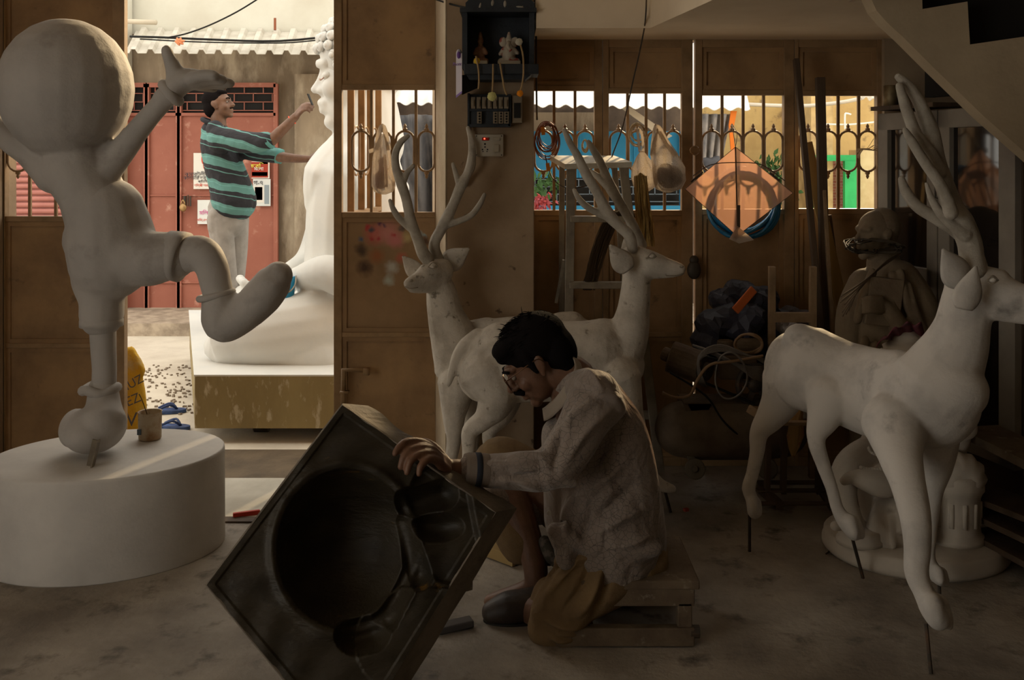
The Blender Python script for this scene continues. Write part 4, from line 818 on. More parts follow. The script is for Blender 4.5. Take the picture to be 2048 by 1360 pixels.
body = head(hM, neck=False) + [cw([P(-.025, 0, -.05), P(-.06, 0, -.10), W(1150, 790, YH)], [.056, .060, .072]),
    ch((1160, 800, 50), (1185, 880, 75), (1205, 1000, 85), (1225, 1090, 80), Y=YH, d=1.3),
    ch((1185, 800, 2.78, 42), (1140, 890, 2.72, 34), (1095, 945, 2.68, 32), (1010, 945, 2.66, 27), (940, 942, 2.64, 22), (900, 938, 2.62, 20)),
    ch((1180, 810, 3.1, 40), (1140, 930, 3.14, 32), (1090, 1010, 3.12, 30), (1010, 1010, 3.06, 25), (960, 995, 3.0, 20), (930, 985, 2.94, 18)),
    ch((1250, 1110, 2.84, 62), (1170, 1170, 2.82, 50), (1110, 1215, 2.80, 38), (1075, 1222, 2.86, 30), (1045, 1215, 2.93, 26), (1000, 1228, 2.93, 18)),
    ch((1240, 1100, 3.05, 62), (1100, 980, 3.12, 52), (1000, 925, 3.14, 42), (1030, 1010, 3.06, 34), (1060, 1090, 3.0, 27), (1072, 1150, 2.97, 24), (1062, 1180, 2.98, 24), (985, 1205, 3.02, 18))]
# resting hand on the mould edge
fwd = (W(800, 893, 2.55) - wr)
hp = [cw([wr, W(878, 922, 2.585)], [.025, .023])]
# four fingers curling down over the face of the mould, thumb behind
for pts, r in ((((885, 922, 2.60), (852, 890, 2.565), (818, 883, 2.535), (800, 893, 2.51), (790, 907, 2.495)), (12, 10, 8.6, 8, 6.5)),
               (((888, 928, 2.595), (860, 899, 2.55), (828, 898, 2.52), (809, 912, 2.50), (801, 934, 2.49)), (12, 10, 8.6, 8, 6.5)),
               (((890, 934, 2.59), (866, 910, 2.54), (840, 909, 2.51), (822, 921, 2.49), (814, 945, 2.48)), (12, 10, 8.6, 8, 6.5)),
               (((892, 940, 2.585), (874, 922, 2.535), (857, 919, 2.505), (842, 932, 2.485), (838, 948, 2.48)), (12, 9.5, 8, 7.5, 6)),
               (((890, 925, 2.64), (872, 900, 2.66), (850, 886, 2.67), (832, 890, 2.675)), (13, 11, 10, 8))):
    hp.append(ch(*[(p[0], p[1], p[2], rr) for p, rr in zip(pts, r)]))
w2 = W(935, 988, 2.96)
hp += hand(w2, W(890, 985, 2.86) - w2, V((0, .5, .9)), .95, (.4, .5, .4), thumb=1)
mb = blob('body', body + hp, skin, sm2, vox=.0038, it=2)
b = MB()
for q_ in (1, -1): b.ell(P(.081, q_ * .031, .006), .0075, None, 10)
b.done('eye', MT['eye_white'], sm2, sm=True)
b = MB()
for q_ in (1, -1): b.tube([P(.084, q_ * .05, .030), P(.098, q_ * .03, .036), P(.098, q_ * .012, .03)], .0045, 6)
b.done('eyebrow', hair_m, sm2, sm=True); b = MB()
b.tube([P(.086, -.03, -.046), P(.106, 0, -.038), P(.086, .03, -.046)], .0075, 8, d=1)
b.done('moustache', hair_m, sm2, sm=True)
Rh = hM.to_3x3()
hb = blob('hair', [ew(P(-.022, 0, .052), (.103, .087, .086), Rh), ew(P(-.062, 0, .005), (.062, .078, .08), Rh), ew(P(.05, 0, .088), (.05, .062, .030), Rh), ew(P(.078, -.01, .068), (.022, .045, .022), Rh), ew(P(-.06, 0, -.05), (.04, .058, .045), Rh),
      cw([P(.012, -.076, .05), P(.014, -.079, .01), P(.012, -.078, -.012)], [.014, .010, .006]), cw([P(.012, .076, .05), P(.014, .079, .01), P(.012, .078, -.012)], [.014, .010, .006])], hair_m, sm2, vox=.005, it=2)
b = MB()
for k in range(420):
    th = random.gauss(0, .9); ph = random.uniform(.15, 1.45)
    d_ = V((math.cos(ph) * math.cos(th) * random.choice((1, 1, -1)), math.cos(ph) * math.sin(th), math.sin(ph)))
    o = V((-.022 + d_.x * .102, d_.y * .086, .052 + d_.z * .085)); t = (V((.7, random.uniform(-.5, .5), -.1)) + d_ * random.uniform(.05, .6)).normalized()
    if k < 14: t = (d_ + V((random.uniform(-.5, .5), 0, 0))).normalized()
    l = .022 if k >= 14 else .03
    b.tube([hM @ o, hM @ (o + t * l * .6), hM @ (o + t * l + V((.0, 0, -.003)))], [.0012, .001, .0003], 4, sub=2)
b.done('loose_strand', hair_m, sm2, kind='stuff')
gl = MB()
for q_ in (1, -1):
    cx_ = q_ * .032; pts = []
    for (yy, zz) in ((-.024, .014), (-.008, .018), (.014, .018), (.025, .012), (.024, -.008), (.012, -.02), (-.01, -.021), (-.023, -.01)): pts.append(P(.112 - abs(cx_ + yy * q_) * .12, cx_ + yy * q_, zz + .004))
    gl.tube(pts, .0019, 6, closed=True, sub=3)
    gl.tube([P(.106, q_ * .057, .016), P(.06, q_ * .08, .02), P(-.005, q_ * .085, .022), P(-.02, q_ * .084, .005)], .0017, 6)
gl.tube([P(.112, -.010, .012), P(.114, 0, .016), P(.112, .010, .012)], .0018, 6)
gl.done('glasses', mat('brown_metal', (.12, .06, .03), .3, metal=.8), sm2, sm=True)
# shirt
Yn, Yf2 = 2.76, 3.08
shirt = [ch((1182, 795, 2.85, 52), (1228, 862, 2.84, 64), (1252, 950, 2.84, 64), (1262, 1040, 2.84, 62)), ch((1148, 765, 44), (1178, 805, 72), (1195, 870, 92), (1205, 950, 108), (1213, 1030, 116), (1218, 1075, 114), Y=YH, d=1.22),
      ch((1195, 790, 44), (1232, 850, 54), (1258, 930, 54), (1278, 1030, 50), (1286, 1090, 46), (1270, 1120, 36), Y=YH, d=1.75),
      ch((1112, 870, 30), (1118, 960, 32), (1122, 1040, 34), (1126, 1072, 28), Y=YH, d=2.2),
      ch((1165, 775, 2.82, 38), (1190, 790, 2.76, 52)), ch((1165, 775, 3.0, 38), (1190, 790, 3.08, 52)),
      ch((1190, 805, 2.76, 58), (1160, 865, 2.71, 52), (1125, 915, 2.675, 48), (1090, 940, 2.655, 42), (1040, 942, 2.65, 38), (985, 942, 2.645, 34), (940, 940, 2.635, 30)),
      ch((1180, 820, 3.1, 54), (1145, 925, 3.15, 46), (1100, 1000, 3.14, 42), (1040, 1008, 3.1, 38), (995, 1005, 3.05, 34), (970, 1000, 3.01, 30)),
      # folds on the sleeves
      ch((1150, 965, 2.64, 10), (1090, 962, 2.63, 16), (1030, 965, 2.635, 10)),
      ch((1110, 1062, 2.77, 18), (1180, 1088, 2.745, 20), (1260, 1096, 2.745, 20), (1310, 1098, 2.76, 16)), ch((1130, 1080, 2.78, 26), (1132, 1118, 2.76, 22)), ch((1290, 1080, 2.85, 38), (1300, 1128, 2.85, 26))]
so_ = blob('shirt', shirt, shirt_m, sm2, vox=.0055, it=14)
O_ = ORG[so_.name]
def fold(P_):
    px, py = pxy(P_); f = 0
    for (x0, y0, x1, y1, w, a) in FOLDS:
        dx, dy = x1 - x0, y1 - y0; L2 = dx * dx + dy * dy; t = ((px - x0) * dx + (py - y0) * dy) / L2
        if -.2 < t < 1.2:
            q_ = ((px - x0) * dy - (py - y0) * dx) / math.sqrt(L2) + 7 * math.sin(t * 4 + x0); k = math.sin(math.pi * max(0, min(1, t)));
            f += a * k * math.exp(-(q_ / w) ** 2)
    return f
def pxy(p): return 1024 + p.x / p.y * F, HZ + (CH - p.z) / p.y * F
FOLDS = [(1200, 790, 1090, 900, 9, 8), (1225, 815, 1120, 935, 8, 7), (1240, 850, 1160, 960, 10, -9), (1110, 900, 1010, 925, 7, 7), (1120, 950, 985, 945, 8, -7), (1090, 915, 960, 930, 6, 6), (1080, 975, 990, 960, 6, 6),
  (1260, 900, 1150, 1010, 12, 9), (1290, 960, 1150, 1060, 12, -10), (1300, 1010, 1180, 1080, 10, 9), (1150, 990, 1125, 1080, 8, 8), (1180, 1000, 1170, 1090, 9, -7), (1310, 1060, 1220, 1100, 8, 8), (1130, 830, 1110, 960, 8, -8), (1210, 780, 1270, 860, 9, 5), (1145, 760, 1190, 800, 8, -6), (1160, 740, 1215, 775, 6, 5)]
def apply_folds(me, k):
    nn_ = [v.normal.copy() for v in me.vertices]; cc_ = [v.co.copy() for v in me.vertices]
    for v, n_, p_ in zip(me.vertices, nn_, cc_):
        if n_.y < .3: v.co = p_ + n_ * (k * fold(p_ + O_))
apply_folds(so_.data, .002)
b = MB(); sN, sF = P(-.07, -.0, -.085), P(.035, 0, -.12)
col_pts = [W(1140, 712, YH - .0), W(1150, 740, YH - .085), W(1125, 785, YH - .10), W(1103, 812, YH - .06), W(1092, 820, YH), W(1103, 812, YH + .06), W(1125, 785, YH + .1), W(1150, 740, YH + .085)]
cc, _ = crom(col_pts, [0] * 8, True, 6)
def colf(u, v):
    i = int(round(u * len(cc))) % len(cc); p = cc[i]; ctr = W(1122, 762, YH); o = (p - ctr); ax = V((.45, 0, -.9)).normalized(); o = (o - ax * o.dot(ax)).normalized()
    return p + ax * (.034 * v - .008) + o * (.006 + .012 * v)
b.grid(colf, len(cc), 5, closed_u=True); b.done('collar', mat('collar_cloth', (.30, .25, .20), .9, bump=.3), sm2, sm=True, solid=.004)
b = MB(); a_, c_ = W(928, 939, 2.63), W(985, 941, 2.645); R = (c_ - a_).to_track_quat('Z', 'Y').to_matrix(); b.lathe(a_, [(S(24, 2.6), .002), (S(31, 2.6), 0), (S(33.5, 2.6), .01), (S(33, 2.6), .062), (S(30, 2.6), .07)], 28, R=R, sx=1.02); b.done('cuff', mat('cuff_cloth', (.24, .20, .17), .9, bump=.3), sm2, sm=True)
b = MB(); b.lathe(a_, [(S(31, 2.6), .026), (S(34.6, 2.6), .028), (S(34.6, 2.6), .043), (S(31, 2.6), .045)], 28, R=R); b.done('cuff_band', mat('navy_cloth', (.03, .035, .05), .9), sm2, sm=True)
b = MB(); b.lathe(W(957, 961, 2.602), [(.001, -.002), (.006, -.002), (.006, .002), (.004, .002), (.004, .001), (.001, .001)], 12, R=Matrix.Rotation(1.57, 3, 'X')); b.lathe(W(1098, 1026, 2.72), [(.001, -.002), (.006, -.002), (.006, .002), (.001, .002)], 12, R=Matrix.Rotation(1.57, 3, 'X')); b.done('button', mat('button_white', (.4, .36, .3), .4), sm2)
blob('trousers', [ch((1262, 1112, YH, 74), (1230, 1118, YH, 72), d=1.5), ch((1300, 1125, 2.84, 38), (1250, 1150, 2.82, 50)), ch((1262, 1120, 2.86, 68), (1205, 1150, 2.82, 68), (1150, 1185, 2.80, 64), (1115, 1225, 2.80, 55), (1098, 1255, 2.80, 44)),
      ch((1112, 1240, 2.80, 44), (1130, 1262, 2.795, 42), (1150, 1255, 2.80, 38)), ch((1100, 1190, 2.84, 36), (1090, 1225, 2.86, 36), (1092, 1262, 2.82, 30)),
      ch((1150, 1120, 2.775, 12), (1112, 1165, 2.76, 14), (1092, 1215, 2.755, 11)), ch((1240, 1140, 2.775, 12), (1200, 1200, 2.77, 14), (1170, 1235, 2.775, 10)), ch((1250, 1090, 2.80, 34), (1180, 1110, 2.80, 40), (1140, 1130, 2.82, 34)), ch((1090, 1230, 2.78, 30), (1095, 1270, 2.775, 22), (1150, 1272, 2.775, 24)), ch((1085, 1250, 2.76, 10), (1120, 1275, 2.735, 13), (1160, 1270, 2.75, 10)),
      ch((1245, 1100, 3.05, 66), (1160, 1040, 3.1, 58), (1080, 970, 3.14, 54), (1010, 925, 3.15, 50), (992, 925, 3.15, 46)), ch((995, 930, 3.15, 46), (1005, 985, 3.12, 44), (1018, 1040, 3.08, 42), (1040, 1085, 3.03, 42), d=1.1)], trou, sm2, vox=.0055, it=4)
FOLDS = [(1160, 1100, 1100, 1200, 7, 9), (1190, 1110, 1120, 1230, 8, -9), (1215, 1120, 1150, 1240, 8, 9), (1245, 1120, 1175, 1240, 9, -8), (1130, 1110, 1090, 1180, 6, -7), (1080, 1240, 1180, 1250, 6, 8), (1080, 1268, 1175, 1275, 6, -7), (1140, 1120, 1230, 1125, 7, 6), (980, 930, 1040, 1060, 8, 6), (1010, 920, 1060, 1040, 8, -6)]
to_ = bpy.data.objects[[o.name for o in sm2.children if o.name.startswith('trousers')][-1]]; O_ = ORG[to_.name]
apply_folds(to_.data, .002)
shoe_m = mat('dark_shoe_leather', (.035, .025, .02), .5, (.07, .05, .035), 12, .5, .7, bump=.2)
sole_m = mat('shoe_sole', (.02, .017, .014), .8)
for px, py, Y, s_, top in ((1040, 1205, 2.9, 1, 1), (1028, 1196, 3.06, .95, 0)):
    k = (px - 1040) if not top else 0
    blob('shoe', [ch((985 + k, 1224, Y, 22), (1015 + k, 1215, Y, 30), (1060 + k, 1208, Y, 30), (1085 + k, 1200, Y, 28), d=1.25)], shoe_m, sm2, vox=.005, it=3)
    b = MB(); out = []
    for i in range(28):
        t = 2 * math.pi * i / 28; c_ = W(1030 + k, 1252, Y); out.append(c_ + V((S(64, Y) * math.cos(t), (.040 - .006 * math.cos(t)) * math.sin(t), 0)))
    b.poly(out, (0, 0, .022)); b.done('shoe_sole', sole_m, sm2, bev=.004)
# crumpled pouch at the belt
blob('cloth_pouch', [ch((1090, 1085, 2.98, 14), (1105, 1110, 2.96, 18), (1118, 1128, 2.95, 12)), ch((1082, 1100, 3.0, 10), (1098, 1120, 2.98, 12))], mat('dark_pouch', (.06, .055, .045), .8, (.14, .12, .1), 40, .5, .6), vox=.005, it=2, label='small crumpled dark pouch between the seated man thighs', cat='pouch')

# ------------------------------------------------------------------ the mould
T_, L_, B_, R_ = W(685, 812, 2.56), W(415, 1170, 2.36), W(691, 1506, 2.257), W(990, 1025, 2.54)
D_ = V((.052, .085, -.022))
def bil(u, v): return T_.lerp(R_, u).lerp(L_.lerp(B_, u), v)
def pxy(p): return 1024 + p.x / p.y * F, HZ + (CH - p.z) / p.y * F
def sst(x, a, b_): t = max(0, min(1, (x - a) / (b_ - a))); return t * t * (3 - 2 * t)
def segd(p, a, b_):
    ab = (b_[0] - a[0], b_[1] - a[1]); t = max(0, min(1, ((p[0] - a[0]) * ab[0] + (p[1] - a[1]) * ab[1]) / (ab[0] ** 2 + ab[1] ** 2)))
    return math.hypot(p[0] - a[0] - ab[0] * t, p[1] - a[1] - ab[1] * t)
def depth(px, py):
    d = 0
    dx, dy = (px - 692) / 128, (py - 1098) / 148
    th = -.28; ex, ey = dx * math.cos(th) - dy * math.sin(th), dx * math.sin(th) + dy * math.cos(th)
    rr = math.hypot(ex, ey)
    def bowl(r, D): return D * max(0, 1 - r * r) ** .7 if r < 1 else 0
    d = max(d, bowl(rr / 1.08, .17))
    d = max(d, bowl(segd((px, py), (815, 1012), (888, 988)) / 36, .07))
    d = max(d, bowl(math.hypot((px - 872) / 66, (py - 1054) / 34), .08))
    d = max(d, bowl(segd((px, py), (800, 1050), (835, 1150)) / 34, .08))
    d = max(d, bowl(segd((px, py), (826, 1130), (770, 1238)) / 28, .07)); d = max(d, bowl(segd((px, py), (738, 1262), (712, 1268)) / 44, .08)); d = max(d, bowl(segd((px, py), (770, 1236), (722, 1268)) / 28, .07))
    d = max(d, .022 * sst(62 - segd((px, py), (880, 985), (905, 1110)), 0, 10))
    # raised ridges
    d -= .010 * math.exp(-((rr - 1.16) / .07) ** 2)
    if py > 1175 and 150 < px: 
        if segd((px, py), (800, 1290), (900, 1220)) < 90: d -= .012
    return d
nrm = (R_ - T_).cross(L_ - T_).normalized()
if nrm.y > 0: nrm = -nrm
inn = -nrm
mo = thing('fibreglass_mould', 'large dark square fibreglass mould tilted on its corner under the man hand', 'mould', (B_.x, B_.y, 0))
b = MB(); n = 190
def mf(u, v):
    p = bil(u, v); d = depth(*pxy(p)); e = min(u, v, 1 - u, 1 - v)
    p = p + inn * d
    if e < .03: p = p + inn * (-.004)
    return p + nrm * .002 * math.sin(u * 31 + 3 * math.sin(v * 9))
b.grid(mf, n, n)
mould_m = mat('mould_inside', (.034, .026, .015), .5, (.016, .012, .007), 4, .45, .65, bump=.6, bs=16, spec=.35, c3=(.30, .15, .02), sc3=9, lo3=.66, hi3=.8, stretch=(1, 1, 2.5))
b.done('mould_face', mould_m, mo, sm=True)
# rounded flange round the edge and the back shell
b = MB()
edge = [(T_, R_), (R_, B_), (B_, L_), (L_, T_)]
ctr = (T_ + L_ + B_ + R_) / 4
def rim(k, u):
    a, c_ = edge[k]; return a.lerp(c_, u)
m_ = 24; f0, f1, f2 = [], [], []
for k in range(4):
    for i in range(m_):
        p = rim(k, i / m_); w_ = .003 * math.sin(i * .9 + k)
        f0.append(b.bm.verts.new(p + nrm * .003)); f1.append(b.bm.verts.new(p + (p - ctr).normalized() * .004 + V((0, .003, 0)))); f2.append(b.bm.verts.new(p + D_ + V((w_, 0, w_))))
N_ = len(f0)
for i in range(N_):
    j = (i + 1) % N_; b.bm.faces.new((f0[i], f0[j], f1[j], f1[i])); b.bm.faces.new((f1[i], f1[j], f2[j], f2[i]))
b.done('mould_flange', mat('mould_rim', (.20, .17, .135), .8, (.11, .09, .07), 9, .4, .7, bump=.4), mo, sm=False, solid=.004)
b = MB(); b.poly([W(905, 1130, 2.56), W(945, 1085, 2.58), W(945, 1180, 2.56), W(925, 1185, 2.55)], (0, .02, 0)); b.done('corner_block', MT['mould_rim'], mo)

# ------------------------------------------------------------------ ladder
la = thing('step_ladder', 'tall dull metal stepladder behind the white deer', 'ladder', (W(1200, 0, 4.18).x, 4.0, 0))
Yl = 3.98
b = MB(); b.poly([W(1100, 311, 4.30), W(1130, 328, 4.08), W(1264, 324, 4.08), W(1228, 311, 4.30)], (0, 0, -.022)); b.done('platform', mat('pale_metal', (.5, .47, .38), .5, (.35, .3, .22), 12, .4, .7, metal=.2), la)
def rail(nm, a, c_, w, t): b = MB(); b.bar(a, c_, w, t); b.done(nm, alu, la, bev=.002)
rail('front_rail', W(1142, 328, 4.12), W(1142, 318, 4.12) + V((-.02, -.04, -1.3)), .036, .022)
rail('front_rail', W(1246, 328, 4.10), W(1320, 945, 4.04), .036, .022)
rail('rear_rail', W(1124, 322, 4.27), W(1122, 640, 4.29) + V((0, .0, -.6)), .024, .02)
rail('rear_rail', W(1228, 322, 4.27), W(1275, 690, 4.29) + V((0, .0, -.5)), .024, .02)
for py, dx in ((438, 0), (570, 2), (702, 3), (830, 4)):
    k = (py - 328) / 617; b = MB(); a_, c_ = W(1142 - 8 * k, py, 4.10), W(1246 + 74 * k, py, 4.08); b.bx(a_ + V((0, -.03, -.012)), c_ + V((0, .03, .012))); b.done('tread', alu, la, bev=.002)
b = MB(); b.bar(W(1128, 520, 4.14), W(1112, 605, 4.2), .012, .012); b.bar(W(1128, 520, 4.14), W(1136, 612, 4.18), .012, .012); b.done('locking_brace', alu, la)

# ------------------------------------------------------------------ shrine, meter board, switch board on the column
sh = thing('wall_shrine', 'dark blue wooden wall shrine hung high on the column', 'shrine', W(996, 165, 4.05))
dk_blue = mat('dark_blue_paint', (.028, .034, .042), .55, (.015, .018, .022), 8, .4, .7, bump=.2)
X4 = lambda px, Y=4.0: W(px, 0, Y).x
Z4 = lambda py, Y=4.0: W(0, py, Y).z
yb, yf = 4.09, 3.93
b = MB(); b.bx((X4(926), yf, Z4(28)), (X4(936), yb, Z4(140))); b.bx((X4(1058), yf, Z4(28)), (X4(1068), yb, Z4(140))); b.bx((X4(926), yb - .01, Z4(28)), (X4(1068), yb, Z4(140))); b.done('cabinet_box', dk_blue, sh)
b = MB(); b.bx((X4(922), yf - .02, Z4(30)), (X4(1072), yb, Z4(22))); b.poly([(X4(933), yf - .015, Z4(22)), (X4(933), yf - .015, Z4(12)), (X4(950), yf - .015, Z4(-4)), (X4(960), yf - .015, Z4(-10)), (X4(1040), yf - .015, Z4(-10)), (X4(1052), yf - .015, Z4(-2)), (X4(1068), yf - .015, Z4(12)), (X4(1068), yf - .015, Z4(22))], (0, .02, 0))
b.done('crest', dk_blue, sh)
for px, py, a, c_ in ((960, 12, 7, 2), (985, 6, 6, 3), (1010, 8, 7, 3), (1040, 14, 8, 2), (958, 18, 9, 1.5), (1042, 18, 8, 1.5)): b = MB(); b.ell(W(px, py, yf - .015), (S(a, 4), .003, S(c_, 4)), Matrix.Rotation(px, 3, 'Y'), 8); b.done('painted_motif', mat('faded_white', (.3, .28, .24), .8), sh, sm=True)
b = MB(); b.bx((X4(930), yf - .03, Z4(152)), (X4(1076), yb, Z4(132))); b.done('shelf', dk_blue, sh, bev=.003)
b = MB(); b.poly([(X4(934), yf, Z4(152)), (X4(1062), yf, Z4(152)), (X4(1050), yf, Z4(162)), (X4(940), yf, Z4(162))], (0, .14, 0)); b.done('shelf_bracket', dk_blue, sh)
def idol(label, px, s, col, w):
    Yi = 4.02; o = thing('figurine', label, 'figurine', W(px, 132, Yi)); f = Yi / F
    blob('body', [ch((px, 124, 9 * w), (px, 108, 10 * w), (px, 96, 8 * w), Y=Yi), el(px, 82, Yi, 7 * w, 8 * s), ch((px - 8 * w, 98, 4), (px - 13 * w, 108, 4), Y=Yi - .01), ch((px + 8 * w, 98, 4), (px + 13 * w, 106, 4), Y=Yi - .01), ch((px - 12 * w, 122, 6), (px + 12 * w, 122, 6), Y=Yi - .01), ch((px, 74, 5), (px, 66, 3), Y=Yi)], col, o, vox=.004, it=1)
    b = MB(); b.bx(W(px - 17 * w, 132, Yi - .05), W(px + 17 * w, 125, Yi + .04)); b.done('base', mat('idol_base', (.35, .3, .22), .6), o, bev=.003)
    return o
idol('small reddish brown standing figurine on the left inside the wall shrine', 961, 1, mat('red_brown_clay', (.16, .06, .035), .6, (.25, .14, .06), 40), .9)
o = idol('larger white and red seated figurine inside the wall shrine', 1018, 1, mat('white_red_clay', (.42, .36, .28), .5, (.28, .06, .04), 14, .5, .55), 1.35)
b = MB(); b.tube([W(1018, 84, 3.985), W(1016, 94, 3.97), W(1022, 102, 3.97)], .008, 8); b.ell(W(1006, 84, 4.01), (.016, .006, .02)); b.ell(W(1030, 84, 4.01), (.016, .006, .02)); b.done('trunk_and_ears', MT['white_red_clay'], o, sm=True)
def flower(label, px, py, Y, col, r=10, n=60):
    b = MB(); c0 = W(px, py, Y)
    for k in range(n):
        a = k * 2.4; t = math.sqrt(k / n); d_ = V((math.cos(a) * t, -.6 * (1 - t * t) - .1, math.sin(a) * t)); b.ell(c0 + d_ * S(r, Y) * .8, (S(r, Y) * .22,) * 3, None, 6)
    return b.done('marigold', col, label=label, cat='flower', kind=None)
mar_y, mar_o = mat('yellow_petal', (.55, .38, .03), .8), mat('orange_petal', (.8, .28, .01), .8)
flower('yellow marigold on the shrine shelf at the left', 954, 122, 3.90, mar_y, 7)
flower('pale yellow flower hanging below the wall shrine', 984, 193, 3.88, mat('pale_petal', (.6, .58, .25), .8), 10)
flower('orange marigold hanging at the right below the shrine', 1040, 187, 3.88, mar_o, 7)
flower('white flower garland knot on the seated figurine', 1038, 84, 3.93, mat('white_petal', (.5, .47, .38), .8), 8)
for lb, pts in (('flower string hanging on the left edge of the shrine', [(952, 112), (957, 140), (958, 165), (957, 178)]), ('string holding the pale flower under the shrine', [(986, 128), (986, 150), (985, 184)]), ('beaded string hanging at the middle of the shrine', [(1000, 126), (1004, 150), (1009, 178), (1014, 190)]), ('long string holding the orange marigold', [(1041, 90), (1046, 112), (1047, 145), (1044, 170), (1040, 184)])):
    b = MB(); b.tube([W(x, y, 3.885) for x, y in pts], .0035, 6); b.done('garland_string', mat('cord_ochre', (.35, .24, .12), .9), label=lb, cat='string', sm=True)
# payment sign (no code on it)
ps = thing('payment_sign', 'narrow white and purple sign board hanging at the left of the shrine', 'sign', W(918, 200, 4.0))
pur = mat('purple_ink', (.14, .06, .28), .6)
b = MB(); b.poly([W(912, 112, 3.99), W(924, 106, 3.94), W(924, 186, 3.94), W(912, 196, 3.99)], (.0, .006, 0)); b.ell(W(918, 108, 3.965), (S(6, 4), .012, S(10, 4))); b.done('sign_board', mat('sign_white', (.42, .38, .42), .6), ps)
b = MB(); b.ell(W(917.5, 110, 3.952), (S(4, 4), .006, S(7, 4))); b.poly([W(912, 196, 3.985), W(924, 186, 3.935), W(924, 182, 3.935), W(912, 191, 3.985)], (0, -.002, 0)); b.done('logo', pur, ps)
text('PhonePe', 918, 128, 3.955, .020, pur, ps, 0, (math.pi / 2, 0, -.75))
b = MB(); b.poly([W(924, 150, 3.94), W(955, 150, 4.0), W(955, 176, 4.0), W(924, 190, 3.94)], (0, .003, 0)); b.done('sign_flap', black_m, ps)
# distribution board
db = thing('distribution_board', 'old wooden meter board with rows of fuse switches under the shrine', 'electrical board', W(988, 252, 4.06))
b = MB(); b.bx(W(937, 252, 4.05), W(1020, 190, 4.09)); b.done('board_back', dk_blue, db)
b = MB(); b.bx(W(935, 252, 4.04), W(940, 188, 4.1)); b.bx(W(1016, 252, 4.04), W(1022, 190, 4.1)); b.bx(W(937, 254, 4.04), W(1021, 249, 4.1)); b.bx(W(937, 222, 4.04), W(1020, 219, 4.1)); b.done('board_frame', dk_blue, db)
brm = mat('old_ivory', (.22, .175, .12), .6)
for k in range(7):
    b = MB(); x = 942 + k * 11; b.bx(W(x, 217, 4.03), W(x + 9, 195, 4.06)); b.bx(W(x + 2, 213, 4.022), W(x + 6, 200, 4.03)); b.done('fuse_switch', brm, db)
for x in (954, 986, 997, 1008):
    b = MB(); b.bx(W(x, 247, 4.03), W(x + 9.5, 224, 4.06)); f_ = b.done('fuse_block', brm, db)
    b = MB()
    for k in range(4): b.ell(W(x + 5, 227 + k * 5.5, 4.028), (.004, .003, .004), None, 8)
    b.done('terminal_hole', black_m, f_)
b = MB(); b.bx(W(1024, 246, 4.05), W(1044, 192, 4.1)); eb = b.done('electric_meter', brm, label='small brown electric meter box right of the fuse board', cat='meter', bev=.002)
b = MB(); b.bx(W(1028, 236, 4.045), W(1041, 206, 4.05)); b.done('meter_window', black_m, eb)
sw = thing('switch_board', 'white wall socket and switch plate on the column', 'switch', W(978, 312, 4.09))
wht = mat('switch_white', (.40, .36, .29), .45)
b = MB(); b.bx(W(949, 313, 4.075), W(1007, 269, 4.11)); b.done('plate', wht, sw, bev=.003)
b = MB(); b.bx(W(964, 281, 4.07), W(978, 275, 4.08)); b.done('indicator', mat('indicator_red', (.25, .02, .01), .3), sw)
b = MB(); b.ell(W(969, 277.5, 4.069), .003, None, 8); md = bpy.data.materials.new('indicator_glow'); md.use_nodes = True; md.node_tree.nodes['Principled BSDF'].inputs['Emission Color'].default_value = (1, .05, .02, 1); md.node_tree.nodes['Principled BSDF'].inputs['Emission Strength'].default_value = 3; b.done('indicator_lamp', md, sw)
b = MB(); b.bx(W(986, 281, 4.068), W(1000, 275, 4.08)); b.done('switch', wht, sw, bev=.001); b = MB(); b.bx(W(988, 304, 4.066), W(998, 289, 4.08)); b.done('switch', wht, sw, bev=.001)
b = MB()
for (x, y, r) in ((970, 288, 2), (970, 294, 1.6), (965, 299, 1.6), (975, 299, 1.6), (966, 303, 1.2), (974, 303, 1.2), (953, 272, 1.2), (1003, 272, 1.2), (953, 310, 1.2), (1003, 310, 1.2)): b.lathe(W(x, y, 4.0735), [(S(r, 4), -.0006), (S(r, 4), .0012)], 10, R=Matrix.Rotation(1.57, 3, 'X'))
b.done('socket_hole', black_m, sw)
b = MB(); b.tube([W(938, 250, 4.08), W(940, 275, 4.06), W(946, 290, 4.05), W(947, 330, 4.05), W(938, 352, 4.07), W(930, 372, 4.085)], .009, 8); b.done('grey_hose', mat('hose_grey', (.28, .24, .19), .7), label='grey cable sleeve hanging from the fuse board beside the socket', cat='cable', sm=True)
def cable(label, pts, r, m, Y=None, name='cable', sub=5):
    b = MB(); b.tube([W(*p) if len(p) == 3 else W(p[0], p[1], Y) for p in pts], r, 6, sub=sub); return b.done(name, m, label=label, cat='cable', sm=True)
cable('dark wire running from the gate top to the shrine', [(870, -2, 4.2), (900, 8, 4.1), (935, 16, 4.0)], .004, black_m)
cable('thin twisted wire hanging from the ceiling before the plastic bags', [(1293, -5, 3.9), (1288, 60, 3.95), (1262, 180, 4.1), (1245, 255, 4.2), (1225, 310, 4.25), (1215, 345, 4.28)], .003, iron)
cable('short twisted cord hanging beside the column edge', [(1072, 40, 4.2), (1073, 180, 4.25), (1074, 240, 4.27)], .004, iron)
